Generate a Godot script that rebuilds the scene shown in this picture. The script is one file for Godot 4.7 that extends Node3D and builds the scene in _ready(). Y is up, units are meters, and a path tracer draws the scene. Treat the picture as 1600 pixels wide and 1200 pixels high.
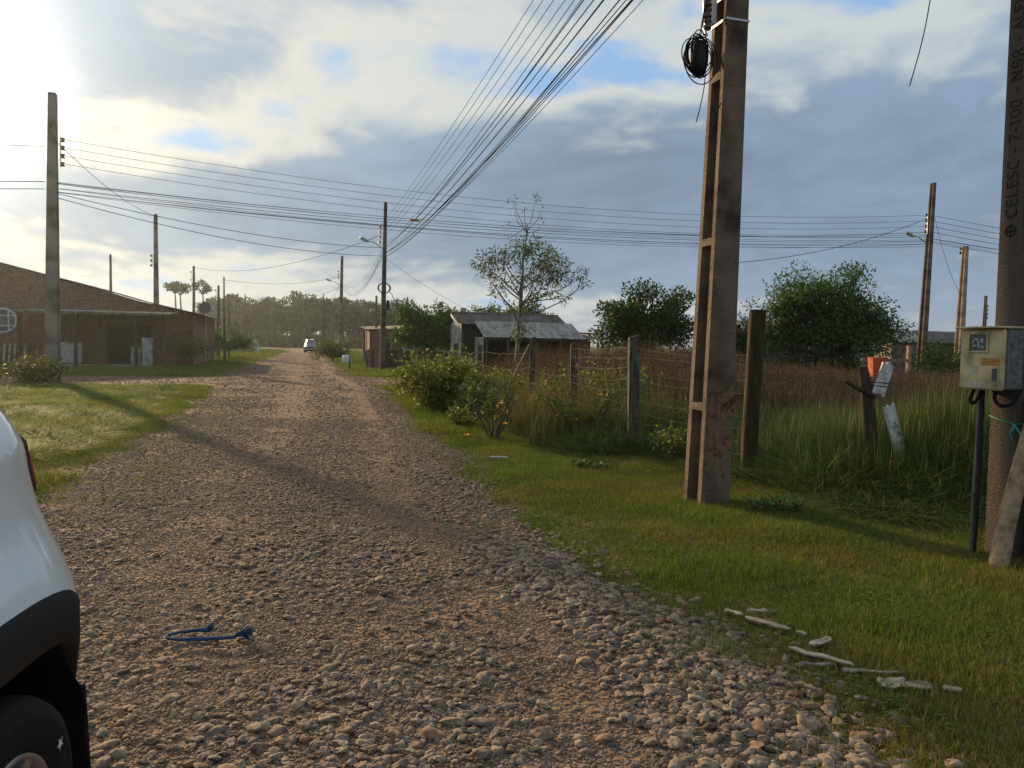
extends Node3D
# A gravel street crossing at the edge of a small town, late afternoon, sun low ahead on the left.

const ALONG := Vector2(-0.28, -0.96)     # direction of the gravel road in (x, z)
const ACROSS := Vector2(0.96, -0.28)
const ROAD_TURN := 0.2838                # yaw of things set square to the road

var rng := RandomNumberGenerator.new()
var rough_noise := FastNoiseLite.new()
var patch_noise := FastNoiseLite.new()
var used := {}
var M := {}
var T := {}

# ------------------------------------------------------------------ mesh collecting
class MB:
	var v := PackedVector3Array()
	var n := PackedVector3Array()
	var c := PackedColorArray()
	var uv := PackedVector2Array()
	var ix := PackedInt32Array()
	var col := Color.WHITE

	func vert(p: Vector3, nn: Vector3, t := Vector2.ZERO) -> int:
		v.append(p); n.append(nn); c.append(col); uv.append(t)
		return v.size() - 1

	func tri_i(a: int, b: int, d: int) -> void:
		# front faces run clockwise: order the corners by the stored normals
		var g := (v[b] - v[a]).cross(v[d] - v[a])
		if g.dot(n[a] + n[b] + n[d]) > 0.0:
			ix.append(a); ix.append(d); ix.append(b)
		else:
			ix.append(a); ix.append(b); ix.append(d)

	func quad_i(a: int, b: int, d: int, e: int) -> void:
		tri_i(a, b, d)
		tri_i(a, d, e)

	func flat_quad(a: Vector3, b: Vector3, d: Vector3, e: Vector3, out: Vector3) -> void:
		var nn := (b - a).cross(d - a)
		if nn.length_squared() < 1e-14:
			nn = (d - a).cross(e - a)
		nn = nn.normalized()
		if nn.dot(out) < 0.0:
			nn = -nn
		var i := vert(a, nn, Vector2(0, 0))
		vert(b, nn, Vector2(1, 0)); vert(d, nn, Vector2(1, 1)); vert(e, nn, Vector2(0, 1))
		quad_i(i, i + 1, i + 2, i + 3)

	func flat_tri(a: Vector3, b: Vector3, d: Vector3, out: Vector3) -> void:
		var nn := (b - a).cross(d - a).normalized()
		if nn.dot(out) < 0.0:
			nn = -nn
		var i := vert(a, nn)
		vert(b, nn); vert(d, nn)
		tri_i(i, i + 1, i + 2)

	# eight corners, x fastest, then z, then y
	func hexa(p: Array) -> void:
		var mid := Vector3.ZERO
		for q in p:
			mid += q / 8.0
		for f in [[0, 1, 3, 2], [4, 5, 7, 6], [0, 1, 5, 4], [2, 3, 7, 6], [0, 2, 6, 4], [1, 3, 7, 5]]:
			var o: Vector3 = (p[f[0]] + p[f[1]] + p[f[2]] + p[f[3]]) / 4.0 - mid
			flat_quad(p[f[0]], p[f[1]], p[f[2]], p[f[3]], o)

	func box(mid: Vector3, size: Vector3, b := Basis.IDENTITY) -> void:
		var p := []
		for y in [-0.5, 0.5]:
			for z in [-0.5, 0.5]:
				for x in [-0.5, 0.5]:
					p.append(mid + b * (Vector3(x, y, z) * size))
		hexa(p)

	# box with its upright and level edges cut off: what catches light on real things
	func soft_box(mid: Vector3, size: Vector3, r: float, b := Basis.IDENTITY) -> void:
		var h := size * 0.5
		var signs := [-1.0, 1.0]
		var id := {}
		for sx in signs:
			for sy in signs:
				for sz in signs:
					var k := Vector3(sx, sy, sz)
					id[[k, 0]] = mid + b * (k * Vector3(h.x, h.y - r, h.z - r))
					id[[k, 1]] = mid + b * (k * Vector3(h.x - r, h.y, h.z - r))
					id[[k, 2]] = mid + b * (k * Vector3(h.x - r, h.y - r, h.z))
		for s in signs:
			flat_quad(id[[Vector3(s, -1, -1), 0]], id[[Vector3(s, 1, -1), 0]], id[[Vector3(s, 1, 1), 0]], id[[Vector3(s, -1, 1), 0]], b * Vector3(s, 0, 0))
			flat_quad(id[[Vector3(-1, s, -1), 1]], id[[Vector3(1, s, -1), 1]], id[[Vector3(1, s, 1), 1]], id[[Vector3(-1, s, 1), 1]], b * Vector3(0, s, 0))
			flat_quad(id[[Vector3(-1, -1, s), 2]], id[[Vector3(1, -1, s), 2]], id[[Vector3(1, 1, s), 2]], id[[Vector3(-1, 1, s), 2]], b * Vector3(0, 0, s))
			for t in signs:
				flat_quad(id[[Vector3(s, t, -1), 0]], id[[Vector3(s, t, 1), 0]], id[[Vector3(s, t, 1), 1]], id[[Vector3(s, t, -1), 1]], b * Vector3(s, t, 0))
				flat_quad(id[[Vector3(s, -1, t), 0]], id[[Vector3(s, 1, t), 0]], id[[Vector3(s, 1, t), 2]], id[[Vector3(s, -1, t), 2]], b * Vector3(s, 0, t))
				flat_quad(id[[Vector3(-1, s, t), 1]], id[[Vector3(1, s, t), 1]], id[[Vector3(1, s, t), 2]], id[[Vector3(-1, s, t), 2]], b * Vector3(0, s, t))
				for w in signs:
					var k := Vector3(s, t, w)
					flat_tri(id[[k, 0]], id[[k, 1]], id[[k, 2]], b * k)

	func tube(pts: Array, radii, sides := 6, caps := true) -> void:
		var side := Vector3.ZERO
		var first := v.size()
		for i in pts.size():
			var dir: Vector3 = (pts[mini(i + 1, pts.size() - 1)] - pts[maxi(i - 1, 0)]).normalized()
			if i == 0:
				side = dir.cross(Vector3.UP if absf(dir.y) < 0.9 else Vector3.RIGHT).normalized()
			else:
				side = (side - dir * side.dot(dir)).normalized()
			var up := dir.cross(side)
			var r: float = radii[i] if radii is Array else radii
			for k in sides:
				var a := TAU * k / sides
				var o := side * cos(a) + up * sin(a)
				vert(pts[i] + o * r, o, Vector2(float(k) / sides, float(i)))
		for i in pts.size() - 1:
			for k in sides:
				var a := first + i * sides + k
				var b := first + i * sides + (k + 1) % sides
				quad_i(a, b, b + sides, a + sides)
		if caps:
			for e in [0, pts.size() - 1]:
				var nn: Vector3 = (pts[0] - pts[1]).normalized() if e == 0 else (pts[e] - pts[e - 1]).normalized()
				var mid := vert(pts[e], nn)
				var ring := []
				for k in sides:
					ring.append(vert(v[first + e * sides + k], nn))
				for k in sides:
					tri_i(mid, ring[k], ring[(k + 1) % sides])

	# profile: array of Vector2(radius, height), turned about the y axis of b at mid
	func lathe(mid: Vector3, profile: Array, sides := 16, b := Basis.IDENTITY) -> void:
		var first := v.size()
		var m := profile.size()
		for i in m:
			var q: Vector2 = profile[mini(i + 1, m - 1)] - profile[maxi(i - 1, 0)]
			var nn := Vector2(q.y, -q.x).normalized()
			for k in sides:
				var a := TAU * k / sides
				vert(mid + b * Vector3(cos(a) * profile[i].x, profile[i].y, sin(a) * profile[i].x), b * Vector3(cos(a) * nn.x, nn.y, sin(a) * nn.x))
		for i in m - 1:
			for k in sides:
				var a := first + i * sides + k
				var d := first + i * sides + (k + 1) % sides
				quad_i(a, d, d + sides, a + sides)

	func leaf(p: Vector3, dir: Vector3, out: Vector3, long: float, wide: float) -> void:
		var s := dir.cross(out)
		if s.length_squared() < 1e-6:
			s = dir.cross(Vector3(0.3, 0.8, 0.5))
		s = s.normalized() * wide * 0.5
		var nn := s.cross(dir).normalized()
		var q := p + dir * long * 0.45 + nn * wide * 0.1
		var i := vert(p, nn)
		vert(q + s, (nn + s.normalized() * 0.3).normalized())
		vert(p + dir * long, nn)
		vert(q - s, (nn - s.normalized() * 0.3).normalized())
		tri_i(i, i + 1, i + 2)
		tri_i(i, i + 2, i + 3)

	func blade(p: Vector3, lean: Vector3, tall: float, wide: float, face: float) -> void:
		var s := Vector3(cos(face), 0, sin(face)) * wide * 0.5
		var a := p + Vector3(0, tall * 0.55, 0) + lean * 0.35
		var t := p + Vector3(0, tall, 0) + lean
		var nn := s.cross(t - p).normalized()
		if nn.y < 0.0:
			nn = -nn
		var up := (nn + Vector3.UP * 0.5).normalized()
		var i := vert(p - s, up)
		vert(p + s, up); vert(a + s * 0.75, up); vert(a - s * 0.75, up); vert(t, up)
		quad_i(i, i + 1, i + 2, i + 3)
		tri_i(i + 3, i + 2, i + 4)

	func mesh(material: Material) -> ArrayMesh:
		var a := []
		a.resize(Mesh.ARRAY_MAX)
		a[Mesh.ARRAY_VERTEX] = v
		a[Mesh.ARRAY_NORMAL] = n
		a[Mesh.ARRAY_COLOR] = c
		a[Mesh.ARRAY_TEX_UV] = uv
		a[Mesh.ARRAY_INDEX] = ix
		var m := ArrayMesh.new()
		m.add_surface_from_arrays(Mesh.PRIMITIVE_TRIANGLES, a)
		m.surface_set_material(0, material)
		return m

# ------------------------------------------------------------------ naming and placing
func numbered(called: String) -> String:
	if not used.has(called):
		used[called] = 0
		return called
	used[called] += 1
	return "%s_%03d" % [called, used[called]]

func tag(o: Node3D, label: String, category: String, group := "", kind := "") -> Node3D:
	if label: o.set_meta("label", label)
	if category: o.set_meta("category", category)
	if group: o.set_meta("group", group)
	if kind: o.set_meta("kind", kind)
	return o

func thing(called: String, label: String, category: String, at := Vector3.ZERO, turn := 0.0, group := "") -> Node3D:
	var o := Node3D.new()
	o.name = numbered(called)
	add_child(o)
	o.position = at
	o.rotation.y = turn
	tag(o, label, category, group)
	return o

func put(mb: MB, called: String, material: Material, parent: Node3D = null) -> MeshInstance3D:
	var o := MeshInstance3D.new()
	o.mesh = mb.mesh(material)
	if parent:
		o.name = called
		parent.add_child(o, true)
	else:
		o.name = numbered(called)
		add_child(o)
	return o

func part(called: String, mesh: Mesh, parent: Node3D, xf := Transform3D.IDENTITY) -> MeshInstance3D:
	var o := MeshInstance3D.new()
	o.mesh = mesh
	o.name = called
	parent.add_child(o, true)
	o.transform = xf
	return o

func many(called: String, mesh: Mesh, xfs: Array, cols: Array, parent: Node3D = null) -> MultiMeshInstance3D:
	var mm := MultiMesh.new()
	mm.transform_format = MultiMesh.TRANSFORM_3D
	mm.use_colors = true
	mm.mesh = mesh
	mm.instance_count = xfs.size()
	var buf := PackedFloat32Array()
	buf.resize(xfs.size() * 16)
	for i in xfs.size():
		var t: Transform3D = xfs[i]
		var b := t.basis
		var k := i * 16
		buf[k] = b.x.x; buf[k + 1] = b.y.x; buf[k + 2] = b.z.x; buf[k + 3] = t.origin.x
		buf[k + 4] = b.x.y; buf[k + 5] = b.y.y; buf[k + 6] = b.z.y; buf[k + 7] = t.origin.y
		buf[k + 8] = b.x.z; buf[k + 9] = b.y.z; buf[k + 10] = b.z.z; buf[k + 11] = t.origin.z
		var q: Color = cols[i]
		buf[k + 12] = q.r; buf[k + 13] = q.g; buf[k + 14] = q.b; buf[k + 15] = 1.0
	mm.buffer = buf
	var o := MultiMeshInstance3D.new()
	o.multimesh = mm
	if parent:
		o.name = called
		parent.add_child(o, true)
	else:
		o.name = numbered(called)
		add_child(o)
	o.set_meta("kind", "stuff")
	return o

# ------------------------------------------------------------------ materials
func noise_map(freq: float, ramp: Array, size := 512, octaves := 5, normal := 0.0, kind := FastNoiseLite.TYPE_SIMPLEX_SMOOTH, seed_ := 1) -> NoiseTexture2D:
	var f := FastNoiseLite.new()
	f.noise_type = kind
	f.seed = seed_
	f.frequency = freq
	f.fractal_octaves = octaves
	var t := NoiseTexture2D.new()
	t.width = size
	t.height = size
	t.seamless = true
	t.noise = f
	if normal > 0.0:
		t.as_normal_map = true
		t.bump_strength = normal
	else:
		var g := Gradient.new()
		g.offsets = PackedFloat32Array(range(ramp.size()).map(func(i): return float(i) / (ramp.size() - 1)))
		g.colors = PackedColorArray(ramp.map(func(x): return Color(x, x, x) if not x is Color else x))
		t.color_ramp = g
	return t

func lin(r: float, g: float, b: float) -> Color:
	return Color(r, g, b).linear_to_srgb()

# base colour given as a linear, real-world value
func mat(called: String, r: float, g: float, b: float, rough := 0.9, tex: Texture2D = null, scale := 1.0, bump: Texture2D = null, bump_scale := 1.0) -> StandardMaterial3D:
	var m := StandardMaterial3D.new()
	m.resource_name = called
	m.albedo_color = lin(r, g, b)
	m.roughness = rough
	m.metallic_specular = 0.35
	if tex or bump:
		m.uv1_triplanar = true
		m.uv1_world_triplanar = true
		m.uv1_scale = Vector3.ONE * scale
	if tex:
		m.albedo_texture = tex
	if bump:
		m.normal_enabled = true
		m.normal_texture = bump
		m.normal_scale = bump_scale
	M[called] = m
	return m

func tinted(called: String, rough := 0.9, backlight := Color.BLACK) -> StandardMaterial3D:
	var m := StandardMaterial3D.new()
	m.resource_name = called
	m.vertex_color_use_as_albedo = true
	m.roughness = rough
	m.metallic_specular = 0.3
	if backlight != Color.BLACK:
		m.backlight_enabled = true
		m.backlight = backlight
	M[called] = m
	return m

func make_materials() -> void:
	T.mottle = noise_map(0.012, [0.62, 0.8, 0.95, 1.0], 512, 6, 0.0, FastNoiseLite.TYPE_SIMPLEX_SMOOTH, 3)
	T.stain = noise_map(0.006, [0.38, 0.72, 0.9, 1.0, 0.95], 512, 6, 0.0, FastNoiseLite.TYPE_SIMPLEX_SMOOTH, 7)
	T.grit = noise_map(0.09, [0.5, 0.8, 1.0], 512, 4, 0.0, FastNoiseLite.TYPE_SIMPLEX, 5)
	T.grit_bump = noise_map(0.06, [], 512, 5, 6.0, FastNoiseLite.TYPE_SIMPLEX, 9)
	T.soft_bump = noise_map(0.02, [], 512, 5, 4.0, FastNoiseLite.TYPE_SIMPLEX_SMOOTH, 12)
	T.dirt = noise_map(0.016, [Color(0.4, 0.32, 0.255), Color(0.53, 0.44, 0.365), Color(0.57, 0.485, 0.41), Color(0.46, 0.365, 0.29)], 1024, 7, 0.0, FastNoiseLite.TYPE_SIMPLEX_SMOOTH, 21)
	T.soil = noise_map(0.02, [Color(0.27, 0.23, 0.13), Color(0.4, 0.33, 0.21), Color(0.33, 0.31, 0.16), Color(0.47, 0.39, 0.26)], 1024, 6, 0.0, FastNoiseLite.TYPE_SIMPLEX_SMOOTH, 31)
	# wood: stretched grain
	var im := Image.create(256, 256, false, Image.FORMAT_RGB8)
	var f := FastNoiseLite.new()
	f.frequency = 0.05
	f.fractal_octaves = 5
	for y in 256:
		for x in 256:
			var w := absf(x - 128.0) / 128.0
			var a := f.get_noise_2d(x * 1.6, y * 0.09)
			var b := f.get_noise_2d((x - 256) * 1.6, y * 0.09)
			var q := clampf(0.76 + 0.42 * lerpf(a, b, smoothstep(0.75, 1.0, w) * (0.5 if x > 128 else 0.0)), 0.3, 1.0)
			im.set_pixel(x, y, Color(q, q * 0.985, q * 0.96))
	T.grain = ImageTexture.create_from_image(im)

	mat("dirt", 1, 1, 1, 0.96, T.dirt, 0.45, T.grit_bump, 1.2).albedo_color = Color(0.82, 0.8, 0.79)
	mat("soil", 1, 1, 1, 0.97, T.soil, 0.3, T.grit_bump, 1.0)
	mat("pole_brown", 0.19, 0.14, 0.102, 0.88, T.stain, 0.55, T.grit_bump, 0.35)
	mat("pole_grey", 0.24, 0.22, 0.195, 0.9, T.stain, 0.35, T.grit_bump, 0.4)
	mat("pole_dark", 0.13, 0.115, 0.1, 0.9, T.stain, 0.35, T.grit_bump, 0.4)
	mat("pole_rough", 0.155, 0.125, 0.1, 0.93, T.grit, 1.6, T.grit_bump, 1.1)
	mat("engraved", 0.06, 0.05, 0.04, 0.95, T.grit, 3.0)
	mat("old_wood", 0.15, 0.125, 0.095, 0.92, T.grain, 1.3, T.soft_bump, 0.4)
	mat("log_wood", 0.42, 0.3, 0.19, 0.9, T.stain, 3.5, T.grit_bump, 0.6)
	mat("pole_tan", 0.4, 0.3, 0.215, 0.9, T.stain, 0.6)
	mat("mossy_wood", 0.085, 0.066, 0.034, 0.92, T.grain, 1.5, T.soft_bump, 0.6)
	mat("white_board", 0.66, 0.66, 0.62, 0.75, T.stain, 2.2, T.soft_bump, 0.2)
	mat("cable", 0.016, 0.016, 0.018, 0.85).metallic_specular = 0.12
	mat("wire_metal", 0.3, 0.29, 0.27, 0.5).metallic = 0.6
	mat("fence_wire", 0.26, 0.24, 0.21, 0.7)
	mat("steel", 0.48, 0.46, 0.43, 0.42).metallic = 0.8
	mat("porcelain", 0.1, 0.06, 0.045, 0.3)
	mat("lamp_grey", 0.42, 0.42, 0.42, 0.5)
	mat("brick", 0.27, 0.15, 0.105, 0.93, T.mottle, 0.6, T.grit_bump, 0.6)
	mat("brick_pale", 0.38, 0.22, 0.16, 0.93, T.mottle, 0.6)
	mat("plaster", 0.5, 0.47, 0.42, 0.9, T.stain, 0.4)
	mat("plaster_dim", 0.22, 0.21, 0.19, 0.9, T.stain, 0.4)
	mat("sheet_grey", 0.38, 0.35, 0.31, 0.85, T.stain, 0.5)
	mat("sheet_pale", 0.42, 0.39, 0.34, 0.85, T.stain, 0.7)
	mat("sheet_dark", 0.17, 0.155, 0.14, 0.88, T.stain, 0.5)
	mat("roof_tile", 0.15, 0.12, 0.1, 0.9, T.stain, 0.6)
	mat("plank_dark", 0.1, 0.08, 0.062, 0.92, T.grain, 0.8)
	mat("white_paint", 0.7, 0.7, 0.68, 0.6, T.mottle, 0.8)
	mat("window_glass", 0.03, 0.035, 0.04, 0.08).metallic_specular = 0.6
	mat("box_front", 0.6, 0.49, 0.29, 0.5, T.stain, 1.1)
	mat("box_side", 0.16, 0.17, 0.17, 0.6, T.mottle, 3.0)
	mat("label_orange", 0.62, 0.33, 0.09, 0.7, T.mottle, 6.0)
	mat("label_white", 0.6, 0.57, 0.5, 0.8, T.mottle, 8.0)
	mat("meter_glass", 0.07, 0.08, 0.09, 0.18)
	mat("meter_face", 0.4, 0.5, 0.47, 0.6)
	mat("green_string", 0.04, 0.26, 0.16, 0.6)
	mat("blue_strap", 0.025, 0.085, 0.22, 0.8, T.grit, 8.0)
	mat("tarp_blue", 0.1, 0.32, 0.6, 0.6)
	mat("orange_plastic", 0.5, 0.1, 0.03, 0.6)
	mat("slab", 0.44, 0.375, 0.29, 0.92, T.stain, 1.6, T.soft_bump, 0.5)
	mat("rubber", 0.014, 0.014, 0.014, 0.75, T.grit, 10.0, T.grit_bump, 0.2)
	mat("black_plastic", 0.016, 0.0155, 0.015, 0.6, null, 30.0, T.grit_bump, 0.15)
	mat("alloy", 0.42, 0.41, 0.39, 0.35).metallic = 0.8
	mat("car_white", 0.72, 0.73, 0.72, 0.32)
	M.car_white.clearcoat_enabled = true
	M.car_white.clearcoat = 1.0
	M.car_white.clearcoat_roughness = 0.05
	mat("car_silver", 0.11, 0.118, 0.13, 0.4)
	M.car_silver.clearcoat_enabled = true
	M.car_silver.clearcoat = 0.5
	M.car_silver.clearcoat_roughness = 0.06
	mat("car_glass", 0.012, 0.014, 0.016, 0.06).metallic_specular = 0.6
	mat("tail_red", 0.34, 0.06, 0.055, 0.2).metallic_specular = 0.6
	mat("plastic_white", 0.6, 0.6, 0.58, 0.6)
	mat("barrel_grey", 0.26, 0.25, 0.22, 0.8, T.stain, 1.0)
	mat("dish_grey", 0.1, 0.1, 0.11, 0.7)
	tinted("stone", 0.85)
	M.stone.albedo_texture = T.mottle
	M.stone.uv1_triplanar = true
	M.stone.uv1_world_triplanar = true
	M.stone.uv1_scale = Vector3.ONE * 6.0
	tinted("grass", 0.7, Color(0.7, 0.9, 0.25))
	tinted("rank", 0.7, Color(0.4, 0.5, 0.15))
	tinted("leaf", 0.6, Color(0.7, 0.75, 0.25))
	tinted("dry", 0.85, Color(0.5, 0.4, 0.25))
	tinted("petal", 0.7, Color(0.5, 0.4, 0.1))
	mat("bark", 0.16, 0.13, 0.10, 0.93, T.grain, 1.2, T.soft_bump, 0.6)
	mat("bark_pale", 0.3, 0.26, 0.21, 0.9, T.stain, 1.2)
	mat("twig", 0.1, 0.075, 0.05, 0.93)

# ------------------------------------------------------------------ light, sky, camera
func make_sky() -> PanoramaSkyMaterial:
	# air, cloud banks and the glow round the low sun, worked out for every direction
	var w := 2560
	var h := w / 2
	var im := Image.create(w, h, false, Image.FORMAT_RGBF)
	var big := FastNoiseLite.new()
	big.seed = 11; big.frequency = 0.55; big.fractal_octaves = 6; big.fractal_gain = 0.52
	var wisp := FastNoiseLite.new()
	wisp.seed = 23; wisp.frequency = 3.6; wisp.fractal_octaves = 5; wisp.fractal_gain = 0.55
	# bearing, height, half widths (degrees), how much cloud
	var banks := [
		[-13.4, 18.4, 3.0, 2.6, -0.5], [-17.2, 16.2, 3.6, 1.5, -0.34], [-9.0, 17.2, 2.6, 1.3, -0.3], [6.9, 20.4, 4.0, 1.7, -0.52], [2.4, 18.0, 2.6, 1.5, -0.36],
		[18.4, 22.6, 3.4, 1.7, -0.42], [24.6, 23.0, 4.5, 2.0, -0.55], [12.5, 22.5, 3.0, 1.6, -0.3],
		[-22.0, 13.6, 4.5, 1.5, -0.4], [-15.5, 13.3, 6.0, 1.2, -0.34], [-8.5, 15.6, 5.0, 1.5, -0.3], [-3.0, 18.6, 4.0, 2.6, -0.3], [-8.0, 20.6, 4.5, 1.8, -0.26],
		[9.8, 18.4, 4.6, 1.3, -0.3], [14.5, 17.6, 5.0, 1.6, -0.18], [28.0, 20.0, 6.0, 2.6, -0.14], [-26.0, 11.6, 3.5, 1.2, -0.25],
		[-19.5, 4.8, 5.0, 1.6, -0.5], [-25.5, 3.4, 4.0, 1.0, -0.3], [1.0, 3.0, 18.0, 0.8, -0.34], [-34.0, 9.0, 5.0, 3.0, -0.15],
		[-26.0, 18.0, 8.0, 3.0, 0.3], [-33.0, 23.0, 8.0, 3.0, 0.2], [0.0, 10.2, 15.0, 4.4, 0.5], [20.0, 11.0, 17.0, 6.0, 0.5], [-20.5, 8.6, 11.0, 2.2, 0.36],
	]
	var sun := Vector3(-sin(deg_to_rad(37.0)) * cos(deg_to_rad(15.5)), sin(deg_to_rad(15.5)), -cos(deg_to_rad(37.0)) * cos(deg_to_rad(15.5)))
	for y in h / 2 + 8:
		var el := (0.5 - (y + 0.5) / h) * PI
		var eld := rad_to_deg(el)
		var ce := cos(el)
		var se := maxf(sin(el), 0.0)
		for x in w:
			var az := (x + 0.5) / w * TAU
			if az > PI:
				az -= TAU
			var azd := rad_to_deg(az)
			var d := Vector3(sin(az) * ce, se, -cos(az) * ce)
			var k := 1.0 / (se + 0.16)
			var p := Vector3(d.x * k, d.z * k, se * 1.2)
			var b1 := big.get_noise_3dv(p)
			var w1 := wisp.get_noise_3dv(p + Vector3(b1, b1, 0) * 0.4)
			var dense := 0.68 + 0.34 * b1 + 0.34 * w1
			for q in banks:
				var ux: float = (azd - q[0]) / q[2]
				if absf(ux) > 2.4:
					continue
				var uy: float = (eld - q[1]) / q[3]
				if absf(uy) > 2.4:
					continue
				dense += q[4] * exp(-(ux * ux + uy * uy))
			var near := acos(clampf(d.dot(sun), -1.0, 1.0))
			var halo := exp(-near / 0.3)
			var blue := Color(0.26, 0.45, 0.76).lerp(Color(0.62, 0.78, 0.9), clampf(halo * 1.3, 0.0, 1.0))
			var bright := Color(0.57, 0.62, 0.63).lerp(Color(0.95, 0.88, 0.74), clampf(halo * 1.5, 0.0, 1.0))
			var dark := Color(0.225, 0.31, 0.43).lerp(Color(0.52, 0.57, 0.6), clampf(halo * 1.15, 0.0, 1.0))
			dark = dark * (1.0 + 0.22 * b1 + 0.16 * w1 + 0.25 * smoothstep(0.2, 0.4, se))
			var cover := smoothstep(0.06, 0.4, dense)
			var thick := smoothstep(0.42, 0.86, dense)
			var c := blue.lerp(bright, cover).lerp(dark, thick)
			# the low air is paler
			var low := exp(-se / 0.05)
			c = c.lerp(Color(0.46, 0.47, 0.47).lerp(Color(0.68, 0.62, 0.52), clampf(halo * 1.4, 0.0, 1.0)), low * 0.62)
			var glow := 2.8 * exp(-pow(near / 0.075, 2.0)) + 0.22 * exp(-pow(near / 0.17, 2.0)) + 0.05 * exp(-near / 0.3)
			im.set_pixel(x, y, Color(c.r + glow, c.g + glow * 0.97, c.b + glow * 0.9) * 0.78)
	var under := Color(0.16, 0.13, 0.1)
	im.fill_rect(Rect2i(0, h / 2 + 8, w, h / 2 - 8), under)
	var s := PanoramaSkyMaterial.new()
	s.panorama = ImageTexture.create_from_image(im)
	return s

func make_light_and_camera() -> void:
	var cam := Camera3D.new()
	cam.name = "camera"
	add_child(cam)
	cam.position = Vector3(0, 1.6, 0)
	cam.rotation_order = EULER_ORDER_YXZ
	cam.rotation_degrees = Vector3(-2.9, 0, 1.0)
	cam.fov = 52.79
	cam.near = 0.05
	cam.far = 6000.0
	cam.current = true

	var e := Environment.new()
	e.background_mode = Environment.BG_SKY
	e.sky = Sky.new()
	e.sky.sky_material = make_sky()
	e.tonemap_mode = Environment.TONE_MAPPER_LINEAR
	e.tonemap_exposure = 1.32
	e.sdfgi_enabled = true
	e.ssao_enabled = true
	e.ssil_enabled = true
	# thin evening haze that scatters mostly forward, so it brightens toward the sun
	e.volumetric_fog_enabled = true
	e.volumetric_fog_density = 0.00027
	e.volumetric_fog_anisotropy = 0.76
	e.volumetric_fog_albedo = Color(0.86, 0.93, 0.97)
	var we := WorldEnvironment.new()
	we.name = "environment"
	we.environment = e
	add_child(we)

	var sun := DirectionalLight3D.new()
	sun.name = "sun"
	add_child(sun)
	sun.rotation_order = EULER_ORDER_YXZ
	sun.rotation_degrees = Vector3(-15.5, 180.0 + 37.0, 0)
	sun.light_color = Color(1.0, 0.86, 0.66)
	sun.light_energy = 1.6
	sun.light_angular_distance = 1.4
	sun.shadow_enabled = true

# ------------------------------------------------------------------ the lie of the land
const RIGHT_EDGE := [[40.0, 2.6], [8.0, 1.9], [0.0, 1.6], [-2.9, 1.5], [-4.1, 1.33], [-5.3, 0.74], [-7.95, -0.11], [-12.6, -1.03], [-20.0, -2.75], [-28.4, -4.7], [-38.5, -8.0], [-60.0, -13.5], [-111.0, -26.6], [-190.0, -49.0], [-260.0, -70.0]]
const LEFT_EDGE := [[40.0, -4.5], [8.0, -4.6], [0.0, -4.7], [-7.9, -4.74], [-9.5, -5.12], [-13.7, -6.24], [-19.3, -8.0], [-26.5, -10.3], [-33.4, -13.0], [-58.3, -19.3], [-111.0, -33.0], [-190.0, -55.5], [-260.0, -76.0]]

func edge(list: Array, z: float) -> float:
	for i in list.size() - 1:
		if z >= list[i + 1][0]:
			var t: float = clampf((list[i][0] - z) / (list[i][0] - list[i + 1][0]), 0.0, 1.0)
			return lerpf(list[i][1], list[i + 1][1], t)
	return list[list.size() - 1][1]

func wobble(z: float, k: float) -> float:
	return rough_noise.get_noise_2d(z * 1.3, k) * 0.34 + rough_noise.get_noise_2d(z * 5.0, k + 9.0) * 0.16

# metres inside the gravel (negative: outside)
func in_main(x: float, z: float) -> float:
	return minf(x - edge(LEFT_EDGE, z) - wobble(z, 3.0), edge(RIGHT_EDGE, z) + wobble(z, 40.0) - x)

func in_cross(x: float, z: float) -> float:
	var q := x * ALONG.x + z * ALONG.y
	var s := x * ACROSS.x + z * ACROSS.y
	return minf(q - 28.5 - wobble(s, 70.0), 35.8 + wobble(s, 90.0) - q)

func in_road(x: float, z: float) -> float:
	return maxf(in_main(x, z), in_cross(x, z))

func ground_height(x: float, z: float) -> float:
	var out := -in_road(x, z)
	var near := clampf(1.0 - (absf(x) + absf(z)) / 160.0, 0.0, 1.0)
	var lift := smoothstep(0.0, 1.2, out)
	return lerpf(-0.07, -0.012, smoothstep(-0.4, 0.0, out)) + lift * (0.027 + 0.05 * near * rough_noise.get_noise_2d(x * 0.9, z * 0.9) + 0.02 * near * rough_noise.get_noise_2d(x * 4.0, z * 4.0))

func rut(from_right: float) -> float:
	return exp(-pow((from_right - 1.1) / 0.42, 2.0)) + 0.8 * exp(-pow((from_right - 2.95) / 0.5, 2.0))

func road_height(x: float, z: float) -> float:
	var near := clampf(1.0 + z / 45.0, 0.0, 1.0)
	var fr := edge(RIGHT_EDGE, z) - x
	var inside := maxf(in_main(x, z), (in_cross(x, z) if z < -24.0 else -1.0))
	return lerpf(-0.03, 0.004, smoothstep(-0.05, 0.3, inside)) + near * (0.012 * rough_noise.get_noise_2d(x * 2.0, z * 2.0) + 0.006 * rough_noise.get_noise_2d(x * 9.0, z * 9.0) - 0.018 * rut(fr) + 0.02 * exp(-pow((fr - 0.45) / 0.35, 2.0)))

func fence_x(z: float) -> float:
	return 1.83 - 0.29 * (-11.47 - z) * 1.0 if z < -11.47 else lerpf(1.83, 2.95, (z + 11.47) / 2.05)

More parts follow.
